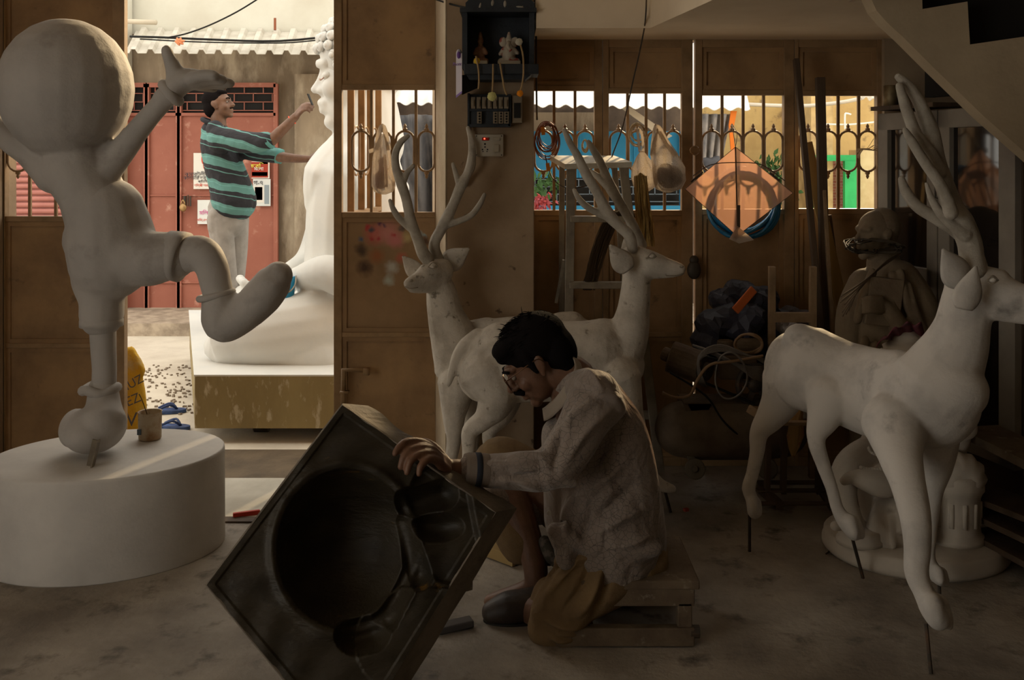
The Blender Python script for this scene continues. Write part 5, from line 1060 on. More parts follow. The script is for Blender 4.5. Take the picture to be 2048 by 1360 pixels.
# ------------------------------------------------------------------ things hung on the grilles
def coil(label, name, px, py, Y, rx, rz, n, m, r=.0022, jit=.25, th=.02, cat='coil'):
    b = MB()
    for k in range(n):
        s = 1 + random.uniform(-jit, jit); ph = random.random() * 6; pts = []
        for i in range(18):
            a = 2 * math.pi * i / 18; w = s + .06 * math.sin(3 * a + ph)
            pts.append(W(px, py, Y) + V((S(rx, Y) * w * math.cos(a), random.uniform(-th, th) * .3 + th * math.sin(a * 2 + ph), S(rz, Y) * w * math.sin(a) + S(rz, Y) * (1 - s) * .6)))
        b.tube(pts, r, 5, closed=True, sub=2)
    return b.done(name, m, label=label, cat=cat, sm=True)
coil('coil of reddish brown wire hanging on the grille next to the column', 'wire_coil', 1094, 277, 4.29, 20, 30, 17, mat('copper_wire', (.20, .075, .045), .5, metal=.3), .0018, .42)
for py, k in ((262, 'upper'), (334, 'lower')):
    b = MB(); b.bar(W(1085 + (10 if k == 'lower' else 0), py - 8, 4.25), W(1087 + (10 if k == 'lower' else 0), py + 8, 4.25), .016, .012); b.done('orange_tag', mat('orange_tag', (.7, .28, .05), .6), label='%s orange plastic tag on the brown wire coil' % k, cat='tag')
cable('thin wire hanging from the copper coil toward the stepladder', [(1090, 310, 4.27), (1098, 340, 4.25), (1110, 362, 4.2), (1135, 376, 4.15), (1175, 372, 4.15)], .0025, iron)
coil('small loop of frayed cream string on the grille above the stepladder', 'string_loop', 1170, 292, 4.28, 6, 12, 6, mat('cream_string', (.5, .38, .24), .9), .0028, .3, .01, 'string')
coil('loops of pale coir rope over the grille beside the plastic bags', 'rope_loop', 1275, 268, 4.28, 15, 20, 5, MT['cream_string'], .0035, .25, .015, 'rope')
plast = bpy.data.materials.new('thin_plastic'); plast.use_nodes = True; q = plast.node_tree; N, L = q.nodes, q.links; pb = N['Principled BSDF']; pb.inputs['Base Color'].default_value = (.6, .5, .4, 1); pb.inputs['Roughness'].default_value = .35
tl = N.new('ShaderNodeBsdfTranslucent'); tl.inputs[0].default_value = (.75, .62, .48, 1); tp = N.new('ShaderNodeBsdfTransparent'); m1 = N.new('ShaderNodeMixShader'); m2 = N.new('ShaderNodeMixShader'); m1.inputs[0].default_value = .55; m2.inputs[0].default_value = .25
L.new(pb.outputs[0], m1.inputs[1]); L.new(tl.outputs[0], m1.inputs[2]); L.new(m1.outputs[0], m2.inputs[1]); L.new(tp.outputs[0], m2.inputs[2]); L.new(m2.outputs[0], N['Material Output'].inputs[0])
nb = N.new('ShaderNodeTexNoise'); nb.inputs['Scale'].default_value = 18; nb.inputs['Distortion'].default_value = 2; bp = N.new('ShaderNodeBump'); bp.inputs['Strength'].default_value = .9; bp.inputs['Distance'].default_value = .02; L.new(nb.outputs[0], bp.inputs['Height']); L.new(bp.outputs[0], pb.inputs['Normal']); L.new(bp.outputs[0], tl.inputs['Normal'])
def bag(label, Y, prof, handles, m=plast, seed=1, content=None):
    """prof: (px_center, py, half_width)"""
    t = thing('plastic_bag', label, 'bag', W(prof[-1][0], prof[-1][1], Y)); b = MB(); random.seed(seed); ph = [random.random() * 6 for _ in range(4)]
    n = len(prof) - 1
    def fn(u, v):
        k = v * n; i = min(int(k), n - 1); f = k - i; f = f * f * (3 - 2 * f); a, c_ = prof[i], prof[i + 1]
        px, py, hw = [a[j] * (1 - f) + c_[j] * f for j in range(3)]
        th = 2 * math.pi * u; w = 1 + .10 * math.sin(5 * th + ph[0] + 3 * v) + .06 * math.sin(11 * th + ph[1] - 4 * v)
        return W(px, py, Y) + V((S(hw, Y) * w * math.cos(th), S(hw, Y) * .6 * w * math.sin(th), 0))
    b.grid(fn, 40, n * 5, closed_u=True); bo = b.done('bag_body', m, t, sm=True)
    for h in handles:
        b = MB(); w = h[0]; pts = [W(x, y, Y) for x, y in h[1]]
        b.tube(pts, [S(w, Y)] * len(pts), 8, d=.3); b.done('handle', m, t, sm=True)
    if content:
        blob('contents', content[0], content[1], t, vox=.008, it=2)
    return t
bag('long translucent plastic bag hanging on the sprayed gate window', 4.24, [(765, 268, 4), (764, 290, 13), (763, 315, 18), (765, 350, 21), (767, 372, 22), (768, 384, 17), (768, 389, 4)], [(5, [(752, 300), (757, 270), (765, 252), (772, 270), (778, 300)]), (4, [(738, 303), (748, 300)])], content=([ch((760, 320, 4.24, 4), (762, 376, 4.24, 5)), ch((770, 310, 4.24, 4), (772, 372, 4.24, 5)), ch((754, 350, 4.24, 5), (756, 372, 4.24, 6))], mat('bag_content_tan', (.4, .22, .13), .7, (.4, .08, .05), 30)))
bag('small knotted cream plastic bag hanging beside the straw brush', 4.2, [(1284, 302, 3), (1284, 315, 12), (1288, 335, 24), (1291, 355, 27), (1290, 372, 22), (1285, 384, 10), (1284, 386, 3)], [(3, [(1280, 304), (1277, 280), (1276, 258), (1284, 270), (1286, 304)])], seed=3)
bag('larger plastic bag with a dark lump hanging just left of the kite', 4.17, [(1318, 262, 4), (1320, 285, 14), (1330, 310, 27), (1339, 335, 32), (1341, 360, 31), (1338, 378, 24), (1335, 385, 6)], [(6, [(1306, 310), (1308, 285), (1312, 258), (1318, 258), (1330, 280), (1352, 312)])], seed=5, content=([el(1340, 354, 4.17, 27, 24, 16), el(1332, 342, 4.17, 18, 16, 12)], mat('bag_content_dark', (.06, .04, .035), .8, (.12, .08, .06), 20)))
# straw brushes
def straw(label, path, w0, w1, n, m, Y, seed=2):
    random.seed(seed); b = MB()
    for k in range(n):
        u, d_ = random.uniform(-1, 1), random.uniform(-1, 1); pts = []
        for i, (x, y) in enumerate(path):
            f = i / (len(path) - 1); w = w0 * (1 - f) + w1 * f
            if i == len(path) - 1 and random.random() < .5: y -= random.uniform(0, 25)
            if i == 0: y += abs(u) * 16 + random.uniform(0, 8)
            pts.append(W(x + u * w + random.uniform(-2, 2), y, Y) + V((0, d_ * S(w, Y) * .6, 0)))
        b.tube(pts, .0013, 3, sub=2)
    b2 = b.done('straw_brush', m, label=label, cat='brush', kind=None); return b2
strw = mat('golden_straw', (.62, .42, .15), .6, (.22, .13, .045), 90, .42, .58, stretch=(1, 1, .06), trans=.2)
straw('hanging golden straw brush over the grille sill beside the plastic bags', [(1282, 344), (1281, 352), (1284, 400), (1289, 440), (1292, 492)], 9, 17, 190, strw, 4.12)
straw('dark fibre brush leaning behind the middle deer antlers', [(1255, 412), (1230, 430), (1205, 480), (1190, 530), (1178, 580)], 16, 12, 140, mat('dark_fibre', (.07, .045, .025), .9), 4.1)
straw('light bristles of a small broom sticking out at the last gate window', [(1715, 296), (1722, 297), (1738, 300), (1757, 302)], 2, 13, 16, mat('broom_light', (.6, .46, .3), .8), 4.26)
# kite
kt = thing('kite', 'translucent orange brown diamond kite hanging before the gate window', 'kite', W(1476, 478, 4.2))
Yk = 4.2
kp = bpy.data.materials.new('kite_paper'); kp.use_nodes = True; q = kp.node_tree; N, L = q.nodes, q.links; pb = N['Principled BSDF']; pb.inputs['Base Color'].default_value = (.36, .19, .12, 1); pb.inputs['Roughness'].default_value = .7
tl = N.new('ShaderNodeBsdfTranslucent'); tl.inputs[0].default_value = (.52, .27, .17, 1); tp = N.new('ShaderNodeBsdfTransparent'); tp.inputs[0].default_value = (.9, .65, .5, 1); m1 = N.new('ShaderNodeMixShader'); m2 = N.new('ShaderNodeMixShader'); m1.inputs[0].default_value = .7; m2.inputs[0].default_value = .3
L.new(pb.outputs[0], m1.inputs[1]); L.new(tl.outputs[0], m1.inputs[2]); L.new(m1.outputs[0], m2.inputs[1]); L.new(tp.outputs[0], m2.inputs[2]); L.new(m2.outputs[0], N['Material Output'].inputs[0])
kT, kR, kB, kL = W(1471, 294, Yk + .02), W(1586, 386, Yk), W(1474, 472, Yk - .06), W(1370, 378, Yk)
b = MB(); b.grid(lambda u, v: kT.lerp(kR, u).lerp(kL.lerp(kB, u), v) + V((0, .02 * math.sin(math.pi * u) * math.sin(math.pi * v), 0)), 10, 10); b.done('kite_sail', kp, kt, sm=True)
b = MB(); b.tube([kT, W(1473, 380, Yk - .015), W(1476, 470, Yk - .07)], .003, 6); b.tube([W(1386, 352, Yk - .012), W(1420, 330, Yk - .018), W(1471, 325, Yk - .02), W(1525, 330, Yk - .018), W(1570, 362, Yk - .012)], .002, 6)
b.tube([kT, kR, kB, kL], .0016, 5, closed=True, smooth=False); b.done('bamboo_spar', dark_wood, kt)
b = MB(); b.bx(W(1474, 455, Yk - .075), W(1480, 410, Yk - .07)); b.done('tape_strip', dark_wood, kt)
for a_, c_ in (((1382, 364), (1406, 344)), ((1540, 346), (1560, 362))): b = MB(); b.bar(W(*a_, Yk - .004), W(*c_, Yk - .004), .008, .003); b.done('tape_strip', dark_wood, kt)
b = MB(); b.poly([W(1475, 452, Yk - .08), W(1508, 480, Yk - .08), W(1478, 487, Yk - .08), W(1458, 478, Yk - .08)], (0, -.002, 0)); b.done('tail_fin', plast, kt)
b = MB(); b.tube([kT, W(1466, 262, Yk + .06), W(1464, 250, 4.32)], .0015, 5); b.tube([kT, W(1474, 268, Yk + .06), W(1466, 250, 4.32)], .0015, 5); b.done('hanging_string', MT['cream_string'], kt)
coil('coil of shiny blue hose hanging behind the kite', 'hose_coil', 1488, 405, 4.275, 66, 66, 9, mat('blue_hose', (.02, .22, .48), .25, spec=.7), .008, .09, .02)
# leaning timber
def plank(label, a, c_, w, t, m, name='timber_plank', up=(0, 1, 0)):
    b = MB(); b.bar(W(*a), W(*c_), w, t, up); return b.done(name, m, label=label, cat='plank', bev=.002)
plank('dark slanted plank crossing the last gate window, leaning top to the left', (1592, 118, 4.22), (1645, 690, 4.05), .022, .03, dark_wood)
plank('upright dark timber post leaning in front of the last gate window', (1640, 155, 4.18), (1652, 700, 4.12), .036, .03, dark_wood)
plank('thin reddish batten beside the upright dark timber post', (1648, 380, 4.14), (1668, 720, 4.08), .014, .02, wood)
plank('ochre board leaning between the dark timbers', (1612, 285, 4.24), (1700, 690, 4.2), .05, .02, mat('ochre_board', (.34, .21, .07), .8))
plank('brown thin plank leaning behind the book statue', (1655, 430, 4.26), (1690, 700, 4.22), .03, .02, dark_wood)

# ------------------------------------------------------------------ statue with book
Yb_ = 3.86
clay = mat('dusty_clay', (.22, .17, .11), .85, (.14, .10, .065), 7, .4, .7, bump=.35, bs=35)
bs_ = thing('book_statue', 'brown clay statue of a draped man holding a book against his chest', 'statue', W(1760, 700, Yb_))
hM = headM(1752, 470, Yb_, math.pi + .35, .0, .86)
P = lambda x, y, z: hM @ V((x, y, z))
pr = head(hM) + [ch((1768, 530, 34), (1775, 570, 56), (1770, 620, 62), (1765, 680, 62), (1760, 760, 60), (1760, 900, 58), (1760, 1000, 55), Y=Yb_, d=1.1),
     ch((1800, 560, Yb_ - .06, 40), (1835, 610, Yb_ - .08, 38), (1848, 660, Yb_ - .1, 34), (1810, 672, Yb_ - .16, 24), (1780, 612, Yb_ - .17, 12)),
     ch((1800, 655, Yb_ - .16, 22), (1770, 612, Yb_ - .18, 13), (1750, 606, Yb_ - .18, 12)), ch((1730, 570, Yb_, 34), (1705, 620, Yb_, 30), (1700, 680, Yb_, 30)),
     ch((1745, 590, Yb_ - .14, 8), (1742, 570, Yb_ - .16, 6.5), (1736, 560, Yb_ - .17, 5))]
for k in range(4): pr.append(ch((1762, 596 + k * 9, Yb_ - .2, 6.5), (1742, 595 + k * 9, Yb_ - .22, 5.5), (1727, 598 + k * 9, Yb_ - .22, 4.5)))
for (a0, a1) in (((1800, 545), (1830, 650)), ((1785, 550), (1790, 660)), ((1815, 570), (1855, 680)), ((1745, 545), (1715, 640)), ((1730, 680), (1722, 800)), ((1750, 690), (1752, 800)), ((1775, 690), (1780, 800))):
    pr.append(ch((a0[0], a0[1], Yb_ - .15, 9), ((a0[0] + a1[0]) / 2 - 4, (a0[1] + a1[1]) / 2, Yb_ - .165, 9), (a1[0], a1[1], Yb_ - .15, 9)))
blob('body', pr, clay, bs_, vox=.006, it=2)
blob('hair', [ew(P(-.038, 0, .04), (.068, .072, .072)), ew(P(-.06, 0, -.01), (.036, .064, .055)), ew(P(-.03, 0, .09), (.045, .04, .022))], clay, bs_, vox=.006, it=1)
b = MB(); b.box(W(1767, 603, Yb_ - .165), (S(66, 3.85), .03, S(92, 3.85)), Matrix.Rotation(.12, 3, 'Y')); b.done('book', clay, bs_, bev=.004)
coil('ring of dark wire hung over the book statue head like a loop', 'wire_ring', 1742, 492, 3.77, 52, 13, 9, mat('rough_dark_wire', (.05, .038, .025), .8), .0028, .15, .08)
b = MB(); random.seed(4)
for k in range(12):
    o = k * 3; b.tube([W(1810 - k, 500 + o * .3, 3.74), W(1775 - k * 2, 520 + o * .7, 3.69), W(1730 - k * 2, 560 + o, 3.66), W(1690 + random.uniform(-12, 14), 590 + o * 1.3, 3.66)], .0022, 5)
b.done('wire_bundle', mat('dull_wire', (.16, .12, .08), .5, metal=.5), label='bundle of stiff wires slung diagonally across the book statue chest', cat='wire', sm=True)

# ------------------------------------------------------------------ glass cabinet on the right
gA, gB = V((W(1762, 0, 4.26).x, 4.26, 0)), V((W(2060, 0, 3.45).x, 3.45, 0))
u_ = (gB - gA).normalized(); nn = V((u_.y, -u_.x, 0));
if nn.y > 0: nn = -nn
def onp(px, py):
    """point on the cabinet front plane seen at px,py"""
    d_ = V(((px - 1024) / F, 1, -(py - HZ) / F)); o_ = V((0, 0, CH)); t = (gA - o_).dot(nn) / d_.dot(nn); return o_ + d_ * t
def onx(px): p = onp(px, HZ); return V((p.x, p.y, 0))
def zat(px, py): return onp(px, py).z
cb = thing('glass_cabinet', 'pale framed glass fronted cabinet along the right wall', 'cabinet', (gA + gB) / 2)
frm = mat('cabinet_frame', (.25, .22, .18), .7, (.18, .15, .125), 5, .4, .7)
gls = mat('dark_glass', (.015, .012, .010), .06, spec=.7)
xs = [1768, 1788, 1864, 1913, 2011, 2044]
ztop, zmid, zlow = zat(1768, 228), zat(1768, 545), .25
def cbx(b, pa, pb, z0, z1, d0=0, d1=.03):
    A_, B2 = onx(pa), onx(pb); b.poly([A_ + nn * d1 + V((0, 0, z0)), B2 + nn * d1 + V((0, 0, z0)), B2 + nn * d1 + V((0, 0, z1)), A_ + nn * d1 + V((0, 0, z1))], -nn * (d1 - d0))
b = MB()
for pa, pb in ((1768, 1787), (1866, 1887), (1889, 1912), (2011, 2044)): cbx(b, pa, pb, zlow, ztop)
cbx(b, 1768, 1887, ztop - .07, ztop); cbx(b, 1889, 2044, ztop - .07, ztop); cbx(b, 1768, 1887, zmid - .02, zmid + .05); cbx(b, 1889, 2044, zmid - .02, zmid + .05); cbx(b, 1768, 2044, zlow, zlow + .08)
b.done('door_frame', frm, cb, bev=.002)
for pa, pb in ((1787, 1866), (1912, 2011)):
    b = MB(); cbx(b, pa, pb, zmid + .05, ztop - .07, .004, .010); b.done('glass_pane', gls, cb)
    b = MB(); cbx(b, pa, pb, zlow + .08, zmid - .02, .004, .010); b.done('glass_pane', gls, cb)
b = MB(); cbx(b, 1766, 2046, .0, ztop, -.35, -.0); b.done('carcass', dark_wood, cb)
b = MB(); p_ = onp(1893, 375) + nn * .03; b.tube([p_ + V((0, 0, .04)), p_ + V((0, 0, .04)) + nn * .02, p_ + V((0, 0, -.04)) + nn * .02, p_ + V((0, 0, -.04))], .004, 6, smooth=False); b.done('handle', iron, cb)
b = MB(); cbx(b, 1766, 1892, zat(1768, 222), zat(1768, 214), -.1, .06); b.done('wall_shelf', dark_wood, label='thin dark shelf board above the glass cabinet', cat='shelf')
b = MB(); o = onp(1786, 222) + nn * .01; zb2 = zat(1768, 214); o.z = zb2; b.lathe(o, [(.028, 0), (.03, .002), (.03, .085), (.028, .087), (.026, .087), (.026, .01)], 20); tin = b.done('tin_can', mat('old_tin', (.22, .17, .09), .5, (.12, .08, .04), 20, metal=.5), label='dull tin can on the shelf above the cabinet', cat='can', sm=True)
b = MB(); cbx(b, 1841, 1900, zat(1841, 195), zat(1841, 135), -.06, -.02); b.done('dark_picture', black_m, label='dark board standing on the shelf right of the tin can', cat='board')

# ------------------------------------------------------------------ compressor and junk
Yc = 3.95
cp = thing('air_compressor', 'dusty old air compressor with a horizontal tank on the floor behind', 'compressor', W(1450, 900, Yc))
rusty = mat('dusty_rust', (.14, .10, .065), .8, (.08, .055, .035), 9, .4, .7, bump=.4)
blob('tank', [ch((1365, 858, 56), (1400, 858, 60), (1500, 858, 60), (1560, 858, 56), Y=Yc)], rusty, cp, vox=.01, it=2)
b = MB(); b.bx(W(1370, 808, Yc - .07), W(1540, 800, Yc + .1)); b.poly([W(1375, 808, Yc - .07), W(1425, 808, Yc - .07), W(1412, 828, Yc - .07), W(1386, 828, Yc - .07)], (0, .1, 0)); b.done('mounting_plate', rusty, cp)
b = MB(); b.tube([W(1340, 712, Yc - .02), W(1402, 735, Yc - .06)], S(32, Yc), 22, smooth=False); b.tube([W(1326, 706, Yc), W(1342, 713, Yc - .02)], S(14, Yc), 14, smooth=False); b.done('motor', rusty, cp, sm=False, bev=.006)
b = MB(); b.tube([W(1402, 735, Yc - .07), W(1412, 738, Yc - .09)], S(26, Yc), 20, smooth=False); b.tube([W(1410, 738, Yc - .09), W(1418, 740, Yc - .1)], S(14, Yc), 16, smooth=False); b.done('motor_pulley', iron, cp, bev=.003)
b = MB(); c0 = W(1510, 770, Yc - .06)
pts = [c0 + V((S(33, Yc) * math.cos(a), 0, S(38, Yc) * math.sin(a))) for a in [k * .2618 for k in range(24)]]; b.tube(pts, .012, 8, closed=True, sub=1)
for k in range(5): a = k * 1.2566 + .5; b.bar(c0, c0 + V((S(32, Yc) * math.cos(a), 0, S(37, Yc) * math.sin(a))), .022, .012)
b.ell(c0, (.03, .025, .03)); b.done('flywheel', iron, cp)
b = MB(); b.tube([W(1402, 712, Yc - .085), W(1505, 733, Yc - .085)], .005, 6); b.tube([W(1402, 762, Yc - .085), W(1510, 808, Yc - .085)], .005, 6); b.done('drive_belt', black_m, cp)
b = MB(); b.tube([W(1450, 700, Yc), W(1450, 680, Yc)], S(16, Yc), 16, smooth=False); b.tube([W(1470, 690, Yc), W(1520, 690, Yc)], S(14, Yc), 14, smooth=False); b.bx(W(1440, 760, Yc - .04), W(1500, 700, Yc + .08)); b.done('pump_head', rusty, cp, bev=.006)
for px in (1390, 1535):
    b = MB(); b.bar(W(px - 12, 905, Yc - .06), W(px, 935, Yc - .08), .03, .01); b.tube([W(px, 938, Yc - .12), W(px, 938, Yc - .06)], S(20, Yc), 24, smooth=False); b.tube([W(px, 938, Yc - .13), W(px, 938, Yc - .05)], S(7, Yc), 12, smooth=False); b.done('wheel', mat('dusty_rubber', (.10, .08, .055), .8), cp, bev=.004)
b = MB(); random.seed(9); gw = mat('grey_cable', (.16, .14, .12), .5, (.09, .07, .055), 6)
for k in range(10): b.tube([W(1385 + k * 2, 690 + k, 3.84), W(1430 + k * 5, 705 + k * 3, 3.80), W(1480 + k * 3, 730 + k * 3, 3.79), W(1526, 735 + k * 3, 3.82)], .004, 5)
for k in range(5): b.tube([W(1400 + k * 3, 770 + k, 3.8), W(1398, 712 + k * 2, 3.78), W(1440, 690 + k * 3, 3.78), W(1500, 712, 3.79), W(1528, 718 + k * 2, 3.8)], .004, 5)
b.done('cable_tangle', gw, label='tangle of dusty grey cables on top of the compressor', cat='cables', sm=True)
cable('brown hose looping down from the compressor cables', [(1526, 712, 3.78), (1470, 722, 3.76), (1420, 730, 3.76), (1395, 760, 3.76), (1380, 790, 3.77), (1350, 795, 3.78), (1325, 785, 3.8)], .006, mat('brown_hose', (.2, .12, .06), .6))
coil('thin oval cable loop hanging down before the compressor', 'cable_loop', 1462, 752, 3.75, 32, 46, 1, gw, .004, 0, .01)
cable('black lead trailing from the compressor plate to the floor', [(1340, 745, 3.8), (1410, 790, 3.8), (1445, 840, 3.82), (1480, 872, 3.84), (1510, 884, 3.86)], .004, black_m)
coil('round wire ring lying on the compressor pump', 'wire_ring', 1497, 688, 3.86, 28, 19, 2, MT['brown_hose'], .005, .05, .01)
# tarpaulin pile
tarp = mat('blue_tarp', (.035, .036, .055), .55, (.02, .02, .028), 6, .4, .7, bump=.6, bs=12)
def crumple(name, label, prims, m, seed, cat, amp=.03, vox=.012, **k):
    o = blob(name, prims, m, vox=vox, it=1, label=label, cat=cat, **k)
    random.seed(seed); a, b2, c_ = random.random() * 9, random.random() * 9, random.random() * 9
    nn_ = [v.normal.copy() for v in o.data.vertices]; cc_ = [v.co.copy() for v in o.data.vertices]
    for v, n_, p in zip(o.data.vertices, nn_, cc_):
        f = abs(math.sin(p.x * 22 + a + 3 * math.sin(p.z * 9 + b2))) + .6 * abs(math.sin(p.z * 31 + p.x * 12 + c_)) + .3 * abs(math.sin(p.y * 40 + p.x * 50)); v.co = p + n_ * amp * (f - .8) + V([random.uniform(-1, 1) for _ in range(3)]) * amp * .12
    dm = o.modifiers.new('d', 'DECIMATE'); dm.ratio = min(1, 420 / max(1, len(o.data.polygons)))
    for p in o.data.polygons: p.use_smooth = False
    return o
crumple('folded_tarpaulin', 'dark blue folded tarpaulin on top of the junk pile', [el(1500, 610, 4.12, 55, 38, 40, -.2), el(1460, 600, 4.12, 30, 30, 30)], tarp, 3, 'tarpaulin')
crumple('folded_tarpaulin', 'bulging black and blue sheet bundle below the folded tarpaulin', [el(1470, 645, 4.05, 65, 30, 40, -.1), el(1420, 670, 4.05, 28, 40, 35), el(1560, 650, 4.1, 40, 25, 30), el(1480, 690, 4.12, 70, 40, 30)], tarp, 5, 'tarpaulin')
b = MB(); b.bar(W(1470, 622, 3.98), W(1508, 578, 4.02), .035, .012); b.done('orange_strap', mat('orange_strap', (.5, .12, .03), .7), label='wide orange strap across the dark blue tarpaulin', cat='strap', bev=.004)
crumple('grey_cloth_bundle', 'greyish cloth bundle between the chair posts', [el(1600, 640, 4.15, 40, 18, 30), el(1580, 625, 4.15, 20, 14, 20)], mat('grey_purple_cloth', (.10, .09, .10), .9), 6, 'cloth', .01)
crumple('plastic_sheet', 'crumpled translucent sheet under the chair rail', [el(1575, 655, 4.0, 22, 14, 14)], mat('pale_sheet', (.3, .26, .24), .3), 8, 'sheet', .01, .008)
# wooden chair frame
cf = thing('broken_chair', 'bare wooden chair back standing behind the big deer', 'chair', W(1590, 960, 4.0))
for px in (1544, 1626): b = MB(); b.bar(W(px, 533, 3.95), W(px - 2, 955, 3.98), .026, .026); b.done('post', wood, cf, bev=.002)
b = MB(); b.bx(W(1546, 645, 3.94), W(1624, 624, 3.97)); b.done('rail', wood, cf); b = MB(); b.bx(W(1546, 800, 3.94), W(1624, 780, 3.97)); b.done('rail', wood, cf)
# low cart rack
ct = thing('wooden_rack', 'low slatted wooden rack on the floor behind the deer hind legs', 'rack', W(1600, 1010, 3.8))
b = MB(); b.bar(W(1498, 817, 3.7), W(1660, 819, 3.7), .010, .03); b.bar(W(1545, 846, 3.62), W(1668, 846, 3.62), .012, .03); b.bar(W(1498, 817, 3.7), W(1548, 850, 3.62), .03, .02); b.done('top_rail', wood, ct)
for px in (1538, 1570, 1640): b = MB(); b.bar(W(px, 822, 3.72), W(px - 4, 985, 3.78), .018, .03); b.done('post', dark_wood, ct)
for y, Yk2 in ((962, 3.82), (978, 3.76), (1004, 3.66)): b = MB(); b.bx(W(1515, y + 8, Yk2), W(1665, y - 2, Yk2 + .03)); b.done('slat', dark_wood, ct, bev=.002)
b = MB(); b.bar(W(1520, 975, 3.85), W(1560, 1012, 3.66), .03, .03); b.done('runner', dark_wood, ct); b = MB(); b.bar(W(1640, 975, 3.85), W(1665, 1012, 3.66), .03, .03); b.done('runner', dark_wood, ct)
bag('yellowish plastic bag hanging in the low wooden rack', 3.66, [(1600, 815, 5), (1592, 840, 13), (1590, 870, 16), (1588, 895, 10), (1586, 912, 3)], [(4, [(1600, 815), (1612, 800), (1620, 820)])], seed=8, m=mat('yellow_plastic', (.36, .22, .08), .5, (.3, .08, .05), 12, .5, .6))
crumple('red_packet', 'red and white crumpled packet on the wooden rack', [el(1600, 822, 3.74, 26, 13, 14)], mat('red_white_foil', (.35, .05, .06), .4, (.5, .45, .4), 25, .5, .55), 2, 'packet', .008, .006)
# timber pieces on the right behind the cabinet corner
for k, (a_, c_, w_) in enumerate((((1955, 860, 3.5), (2120, 940, 3.1), .07), ((1960, 985, 3.45), (2120, 1045, 3.1), .03), ((1965, 1020, 3.42), (2120, 1090, 3.1), .035), ((1968, 1060, 3.4), (2120, 1140, 3.1), .04))):
    plank(('broad dusty board on top of the timber stack at the right edge', 'upper thin plank in the timber stack at the right edge', 'second plank in the timber stack at the right edge', 'lowest plank of the timber stack at the right edge')[k], a_, c_, .16, .02 if k else .03, dusty_wood if not k else dark_wood, up=(0, 0, 1))

# ------------------------------------------------------------------ white seated statue on an oval base
Yw = 3.45
ws = thing('seated_statue', 'white plaster statue of a cross-legged flute player with pedestals on an oval base', 'statue', (1.36, 3.4, 0))
def ov(b, cx, cy, rx, ry, prof, seg=48):
    rings = []
    for q_, z in prof: rings.append([b.bm.verts.new((cx + rx * q_ * math.cos(2 * math.pi * i / seg), cy + ry * q_ * math.sin(2 * math.pi * i / seg), z)) for i in range(seg)])
    for A_, B2 in zip(rings, rings[1:]):
        for i in range(seg): b.bm.faces.new((A_[i], A_[(i + 1) % seg], B2[(i + 1) % seg], B2[i]))
    b.bm.faces.new(rings[0][::-1]); b.bm.faces.new(rings[-1])
pdk = mat('ivory_plaster', (.58, .52, .44), .75, (.42, .37, .31), 5, .4, .75, bump=.2)
b = MB(); ov(b, 1.375, 3.42, .305, .27, [(.97, 0), (1, .012), (1, .03), (.985, .04), (.98, .055), (.94, .062)]); b.done('oval_base', pdk, ws, sm=True)
b = MB(); ov(b, W(1706, 0, 3.4).x, 3.33, .078, .07, [(1, .06), (1, .075), (.92, .082), (.9, .1), (.85, .105)]); b.done('footstool', pdk, ws, sm=True)
b = MB(); ov(b, W(1925, 0, 3.3).x, 3.36, .088, .088, [(1.08, .06), (1.08, .08), (.95, .09), (.9, .12), (.92, .21), (.98, .225), (1.06, .235), (1.06, .25), (.98, .26), (.98, .275), (.9, .285)]); b.done('fluted_pedestal', pdk, ws, sm=True)
b = MB(); xp = W(1925, 0, 3.3).x
for k in range(12): a = k * .5236; b.tube([(xp + .077 * math.cos(a), 3.36 + .077 * math.sin(a), .12), (xp + .078 * math.cos(a), 3.36 + .078 * math.sin(a), .20)], .009, 6)
b.done('fluting', pdk, ws, sm=True)
def cush(px, py, Y, rx, rz):
    b = MB(); c0 = W(px, py, Y)
    def fn(u, v):
        a = 2 * math.pi * u; t = math.pi * v; w = 1 + .05 * math.cos(12 * a) * math.sin(t)
        return c0 + V((rx * w * math.sin(t) * math.cos(a), -rz * .8 * math.cos(t) * (1 - .25 * math.exp(-(t / .35) ** 2)), rz * w * math.sin(t) * math.sin(a)))
    b.grid(fn, 48, 20, closed_u=True); b.ell(c0 + V((0, -rz * .66, 0)), .010); b.done('tasselled_cushion', pdk, ws, sm=True)
cush(1915, 955, 3.34, .092, .085)
